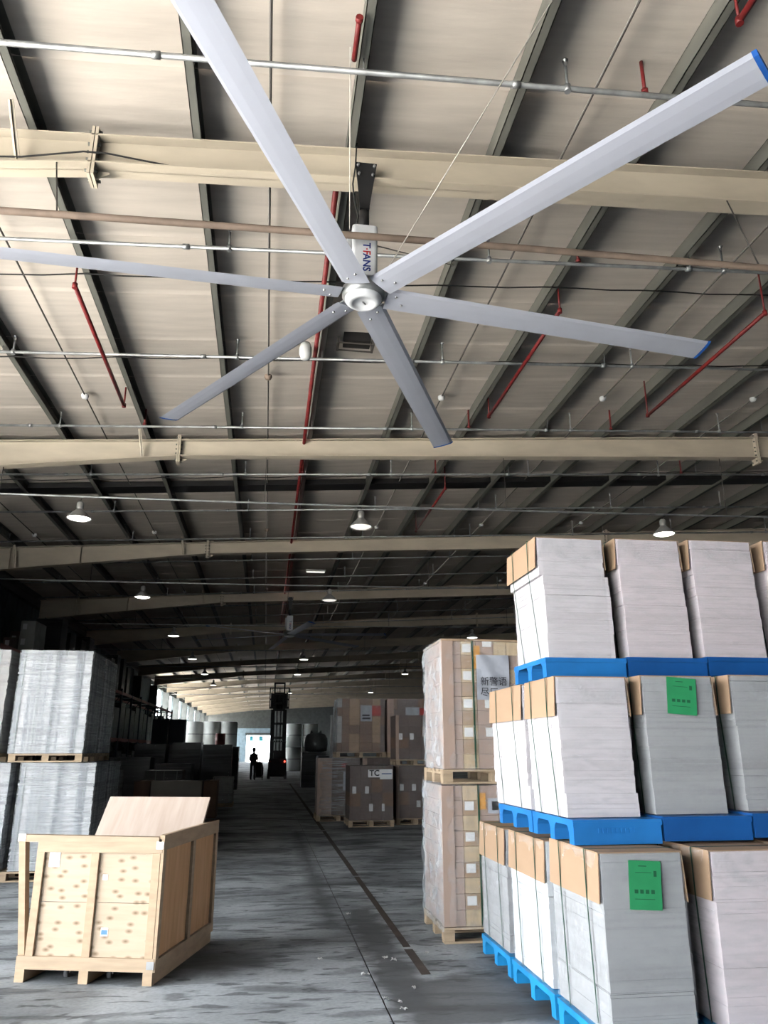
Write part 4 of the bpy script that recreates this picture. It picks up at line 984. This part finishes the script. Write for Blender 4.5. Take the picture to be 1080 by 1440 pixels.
MB().lathe([(0.33, 0), (0.34, 0.02), (0.33, 0.04), (0.33, 0.4), (0.345, 0.42), (0.33, 0.44), (0.33, 0.86), (0.34, 0.88)], n=22, cap0=True, cap1=True).build('shell', 'drum_red', t); MB().lathe([(0.31, 0.881), (0.30, 0.895)], n=22, cap1=True).build('drum_lid', 'rack_red', t)
board_stack(-3.6, -2.5, 55.0, 56.1, 0, 1.745, 'dark stack carrying the red drum', 'board_dark', 'film_dark', GD, 9, False)

# right of the aisle, far
for i, (x, y, z0, z1, w) in enumerate(((1.62, 36.2, 0, 1.48, 1.1), (2.15, 33.0, 0, 1.35, 1.0))):
    board_stack(x, x+w, y, y+1.1, z0, z1, ['dark wrapped load by the aisle beyond the brown cartons', 'dark wrapped load hidden beside the brown cartons'][i], 'board_dark', 'film_dark', 'dark loads right of the aisle', 9, False)
t = thing('bulk_bag', (2.28, 36.8, 1.49), 'round grey bulk bag on top of a dark load', 'bag')
MB().lathe([(0.3, 0.0), (0.5, 0.05), (0.55, 0.3), (0.53, 0.6), (0.4, 0.78), (0.15, 0.85)], n=18, cap0=True, cap1=True).build('bag_body', 'bag_grey', t)
for a in (0, 1, 2, 3): MB().tube([(0.35*math.cos(a*1.57+.8), 0.35*math.sin(a*1.57+.8), 0.78), (0.3*math.cos(a*1.57+.8), 0.3*math.sin(a*1.57+.8), 0.93), (0.22*math.cos(a*1.57+.8), 0.22*math.sin(a*1.57+.8), 0.80)], 0.02, 6).build('lifting_loop', 'bag_grey', t)
for i, x in enumerate((2.25, 2.6)):
    board_stack(x, x+0.3, 27.5+i, 28.4+i, 0, 2.75-.2*i, ['slim pale wrapped column beside the upper brown cartons', 'slim pale wrapped column behind its taller twin'][i], 'board_grey', 'film_silver', 'slim wrapped columns', 12, False)

# ------------------------------------------------------------------ reach truck with raised mast
FX, FY = 0.72, 46.5
t = thing('forklift', (FX, FY, 0), 'dark forklift with tall raised mast far down the aisle', 'forklift')
bd = MB().prism([(0, .12), (1.5, .12), (1.5, .95), (1.15, 1.05), (.35, .9), (0, .55)], -.52, .52, 'x').build('chassis', 'truck_body', t)
MB().prism([(-.35, .2), (.0, .2), (.0, 1.1), (-.2, 1.1), (-.35, .85)], -.5, .5, 'x').build('counterweight', 'truck_body', t)
for x in (-.44, .44):
    for y, h in ((-.05, 2.0), (1.25, 2.05)): MB().bar((x, y, .9), (x*.92, y+.05, h), .05, .05).build('guard_post', 'black_steel', t)
gd = MB().box(-.46, .46, -.02, .03, 2.0, 2.05).box(-.46, .46, 1.27, 1.32, 2.05, 2.1)
for j in range(7): gd.bar((-.42+.14*j, 0, 2.03), (-.42+.14*j, 1.3, 2.08), .03, .03)
gd.build('overhead_guard', 'black_steel', t)
MB().box(-.24, .24, .2, .65, .96, 1.08).box(-.24, .24, .14, .24, 1.08, 1.55).build('seat', 'black_steel', t)
MB().tube([(0, 1.15, 1.0), (0, .95, 1.35)], .025, 8).lathe([(.17, 1.36), (.19, 1.37), (.17, 1.38)], (0, .93, 0), 16).build('steering_wheel', 'black_steel', t)
for x in (-.47, .47):
    for y, r in ((.1, .2), (1.25, .25)): 
        wv = MB().lathe([(.06, -.08), (r, -.08), (r, .08), (.06, .08)], (x, y, r), 18, 'x').build('wheel', 'rubber', t)
        MB().lathe([(.1, -.085), (.1, .085)], (x, y, r), 12, 'x', True, True).build('wheel_hub', 'truck_body', wv)
for x in (-.40, .40): MB().box(x-.07, x+.07, 1.58, 1.72, .1, 3.9).build('outer_mast_rail', 'black_steel', t)
for x in (-.29, .29): MB().box(x-.045, x+.045, 1.60, 1.70, .6, 5.5).build('inner_mast_rail', 'black_steel', t)
for z in (.5, 1.4, 2.2, 3.0, 3.8): MB().box(-.36, .36, 1.56, 1.578, z, z+.14).build('cross_member', 'black_steel', t)
for z in (4.2, 4.8, 5.4): MB().box(-.33, .33, 1.60, 1.68, z, z+.1).build('cross_member', 'black_steel', t)
for x in (-.12, .12): MB().tube([(x, 1.64, .4), (x, 1.64, 4.6)], .04, 8).build('lift_cylinder', 'truck_body', t)
for x in (-.05, .05): MB().tube([(x, 1.67, .6), (x, 1.67, 5.2)], .012, 5).build('lift_chain', 'black_steel', t)
MB().box(-.5, .5, 1.83, 2.45, 3.99, 4.05).box(-.5, .5, 2.40, 2.45, 4.05, 4.9).box(-.52, -.46, 1.83, 2.45, 4.05, 4.9).box(.46, .52, 1.83, 2.45, 4.05, 4.9).build('raised_cab', 'black_steel', t)
cg = MB().box(-.6, .6, 1.76, 1.82, 3.95, 4.08).box(-.6, .6, 1.76, 1.82, 4.45, 4.55).box(-.6, -.54, 1.76, 1.82, 3.95, 5.2).box(.54, .6, 1.76, 1.82, 3.95, 5.2).box(-.6, .6, 1.76, 1.82, 5.14, 5.2)
for j in range(7): cg.box(-.42+.14*j-.012, -.42+.14*j+.012, 1.78, 1.80, 4.5, 5.2)
cg.build('load_backrest', 'black_steel', t)
for x in (-.3, .3): MB().box(x-.06, x+.06, 1.82, 2.95, 3.93, 3.98).box(x-.06, x+.06, 1.82, 1.87, 3.93, 4.5).build('fork', 'black_steel', t)
MB().lathe([(.05, 0), (.05, -.03)], (.40, -.352, .95), 12, 'y', True, True).build('tail_light', 'tail_light', t)
MB().lathe([(.04, 0), (.04, -.03)], (-.40, -.352, .95), 12, 'y', True, True).build('tail_lens', 'drum_red', t)

# ------------------------------------------------------------------ worker beside the trolley
def skin_body(name, parent, m, pts, edges, radii, root):
    me = bpy.data.meshes.new(name); me.from_pydata(pts, edges, []); me.materials.append(MATS[m])
    o = link(name, me, parent)
    o.modifiers.new('skin', 'SKIN')
    sv = me.skin_vertices[0].data if me.skin_vertices else None
    if sv is None:
        me.attributes.new  # no-op
    for i, r in enumerate(radii): me.skin_vertices[0].data[i].radius = (r, r)
    me.skin_vertices[0].data[root].use_root = True
    s = o.modifiers.new('sub', 'SUBSURF'); s.levels = 2; s.render_levels = 2
    return o
def person(loc, rz, label):
    t = thing('person', loc, label, 'person', None, rz)
    P = [(0,0,.86),(0,.02,1.08),(0,.04,1.30),(0,.06,1.40),(0,.10,1.48),(0,.12,1.60),
         (-.09,0,.82),(-.10,.04,.47),(-.10,-.02,.09),(-.10,.11,.04),
         (.09,0,.82),(.10,-.02,.47),(.10,-.10,.10),(.10,.03,.04),
         (-.17,.05,1.33),(-.21,.10,1.08),(-.17,.30,.98),(-.16,.37,.97),
         (.17,.05,1.33),(.21,.10,1.08),(.17,.30,.98),(.16,.37,.97)]
    Ed = [(0,1),(1,2),(2,3),(3,4),(4,5),(0,6),(6,7),(7,8),(8,9),(0,10),(10,11),(11,12),(12,13),(2,14),(14,15),(15,16),(16,17),(2,18),(18,19),(19,20),(20,21)]
    Rr = [.15,.145,.16,.075,.055,.09,.10,.075,.05,.045,.10,.075,.05,.045,.075,.055,.04,.035,.075,.055,.04,.035]
    skin_body('body', t, 'cloth_dark', P, Ed, Rr, 0)
    MB().lathe([(.03, 1.42), (.06, 1.46), (.085, 1.52), (.095, 1.59), (.088, 1.65), (.05, 1.695), (.01, 1.705)], (0, .115, 0), 16, cap0=True, cap1=True).build('face', 'skin', t)
    MB().lathe([(.07, 1.47), (.09, 1.52), (.10, 1.57), (.103, 1.62), (.09, 1.68), (.05, 1.715), (.01, 1.72)], (0, .088, 0), 16, cap0=True, cap1=True).build('hair', 'cloth_dark', t)
    MB().hexa([(-.014,.205,1.545),(.014,.205,1.545),(.01,.228,1.548),(-.01,.228,1.548)], [(-.006,.205,1.59),(.006,.205,1.59),(.004,.211,1.59),(-.004,.211,1.59)]).build('nose', 'skin', t)
    for sx in (-1, 1):
        MB().lathe([(.002, -.012), (.011, -.006), (.011, .006), (.002, .012)], (sx*.034, .203, 1.595), 8).build('eye', 'ink_black', t)
        MB().lathe([(.004, -.03), (.018, -.015), (.02, .01), (.006, .03)], (sx*.098, .115, 1.57), 8).build('ear', 'skin', t)
    MB().box(-.025, .025, .194, .205, 1.512, 1.52).build('mouth', 'drum_red', t)
    for sx in (-1, 1):
        for j in range(4): MB().tube([(sx*.165, .37+.0, .985-.018*j), (sx*(.155-.03), .43-.005*j, .975-.018*j), (sx*.11, .42, .965-.018*j)], .009, 6).build('finger', 'skin', t)
        MB().tube([(sx*.15, .36, .99), (sx*.12, .40, 1.0)], .011, 6).build('thumb', 'skin', t)
    return t
person((-0.62, 45.0, 0), R(-8), 'person in dark clothes pushing a trolley far down the aisle')
t = thing('trolley', (-0.30, 45.3, 0), 'dark loaded hand trolley with upright handle beside the worker', 'trolley')
MB().box(-.25, .25, 0, .7, .12, .16).build('platform', 'black_steel', t)
MB().tube([(-.16, .02, .16), (-.16, 0, 1.15), (.16, 0, 1.15), (.16, .02, .16)], .018, 8).build('handle', 'galvanised', t)
MB().lathe([(.2, 0), (.24, .1), (.25, .45), (.18, .72), (.06, .8)], (0, .4, .165), 14, cap0=True, cap1=True).build('sack', 'cloth_dark', t)
for x in (-.2, .2):
    for y in (.1, .6): MB().lathe([(.06, -.02), (.06, .02)], (x, y, .06), 12, 'x', True, True).build('castor', 'rubber', t)

# ------------------------------------------------------------------ scraps of paper on the floor
for i, (x, y) in enumerate(((0.90, 8.6), (0.50, 6.88), (0.80, 6.40), (1.02, 6.85), (1.08, 6.78), (1.38, 6.95), (0.87, 5.80), (0.95, 5.72), (0.95, 5.58), (1.10, 6.02))):
    r2 = random.Random(50+i); s = r2.uniform(.014, .03); n = 5
    hh = [[r2.uniform(0.003, .022) for _ in range(n+1)] for _ in range(n+1)]
    mb = MB().grid(lambda u, v: (s*(u-.5)*2*(1+.3*math.sin(6*v)), s*(v-.5)*1.3*(1+.4*math.cos(5*u)), hh[round(u*n)][round(v*n)]), n, n)
    o = mb.build('paper_scrap', 'scrap_white', None, (x, y, 0.0), (0, 0, r2.uniform(0, 3)))
    tag(o, 'small torn white paper scrap lying on the stained floor', 'paper scrap', 'paper scraps on the floor')
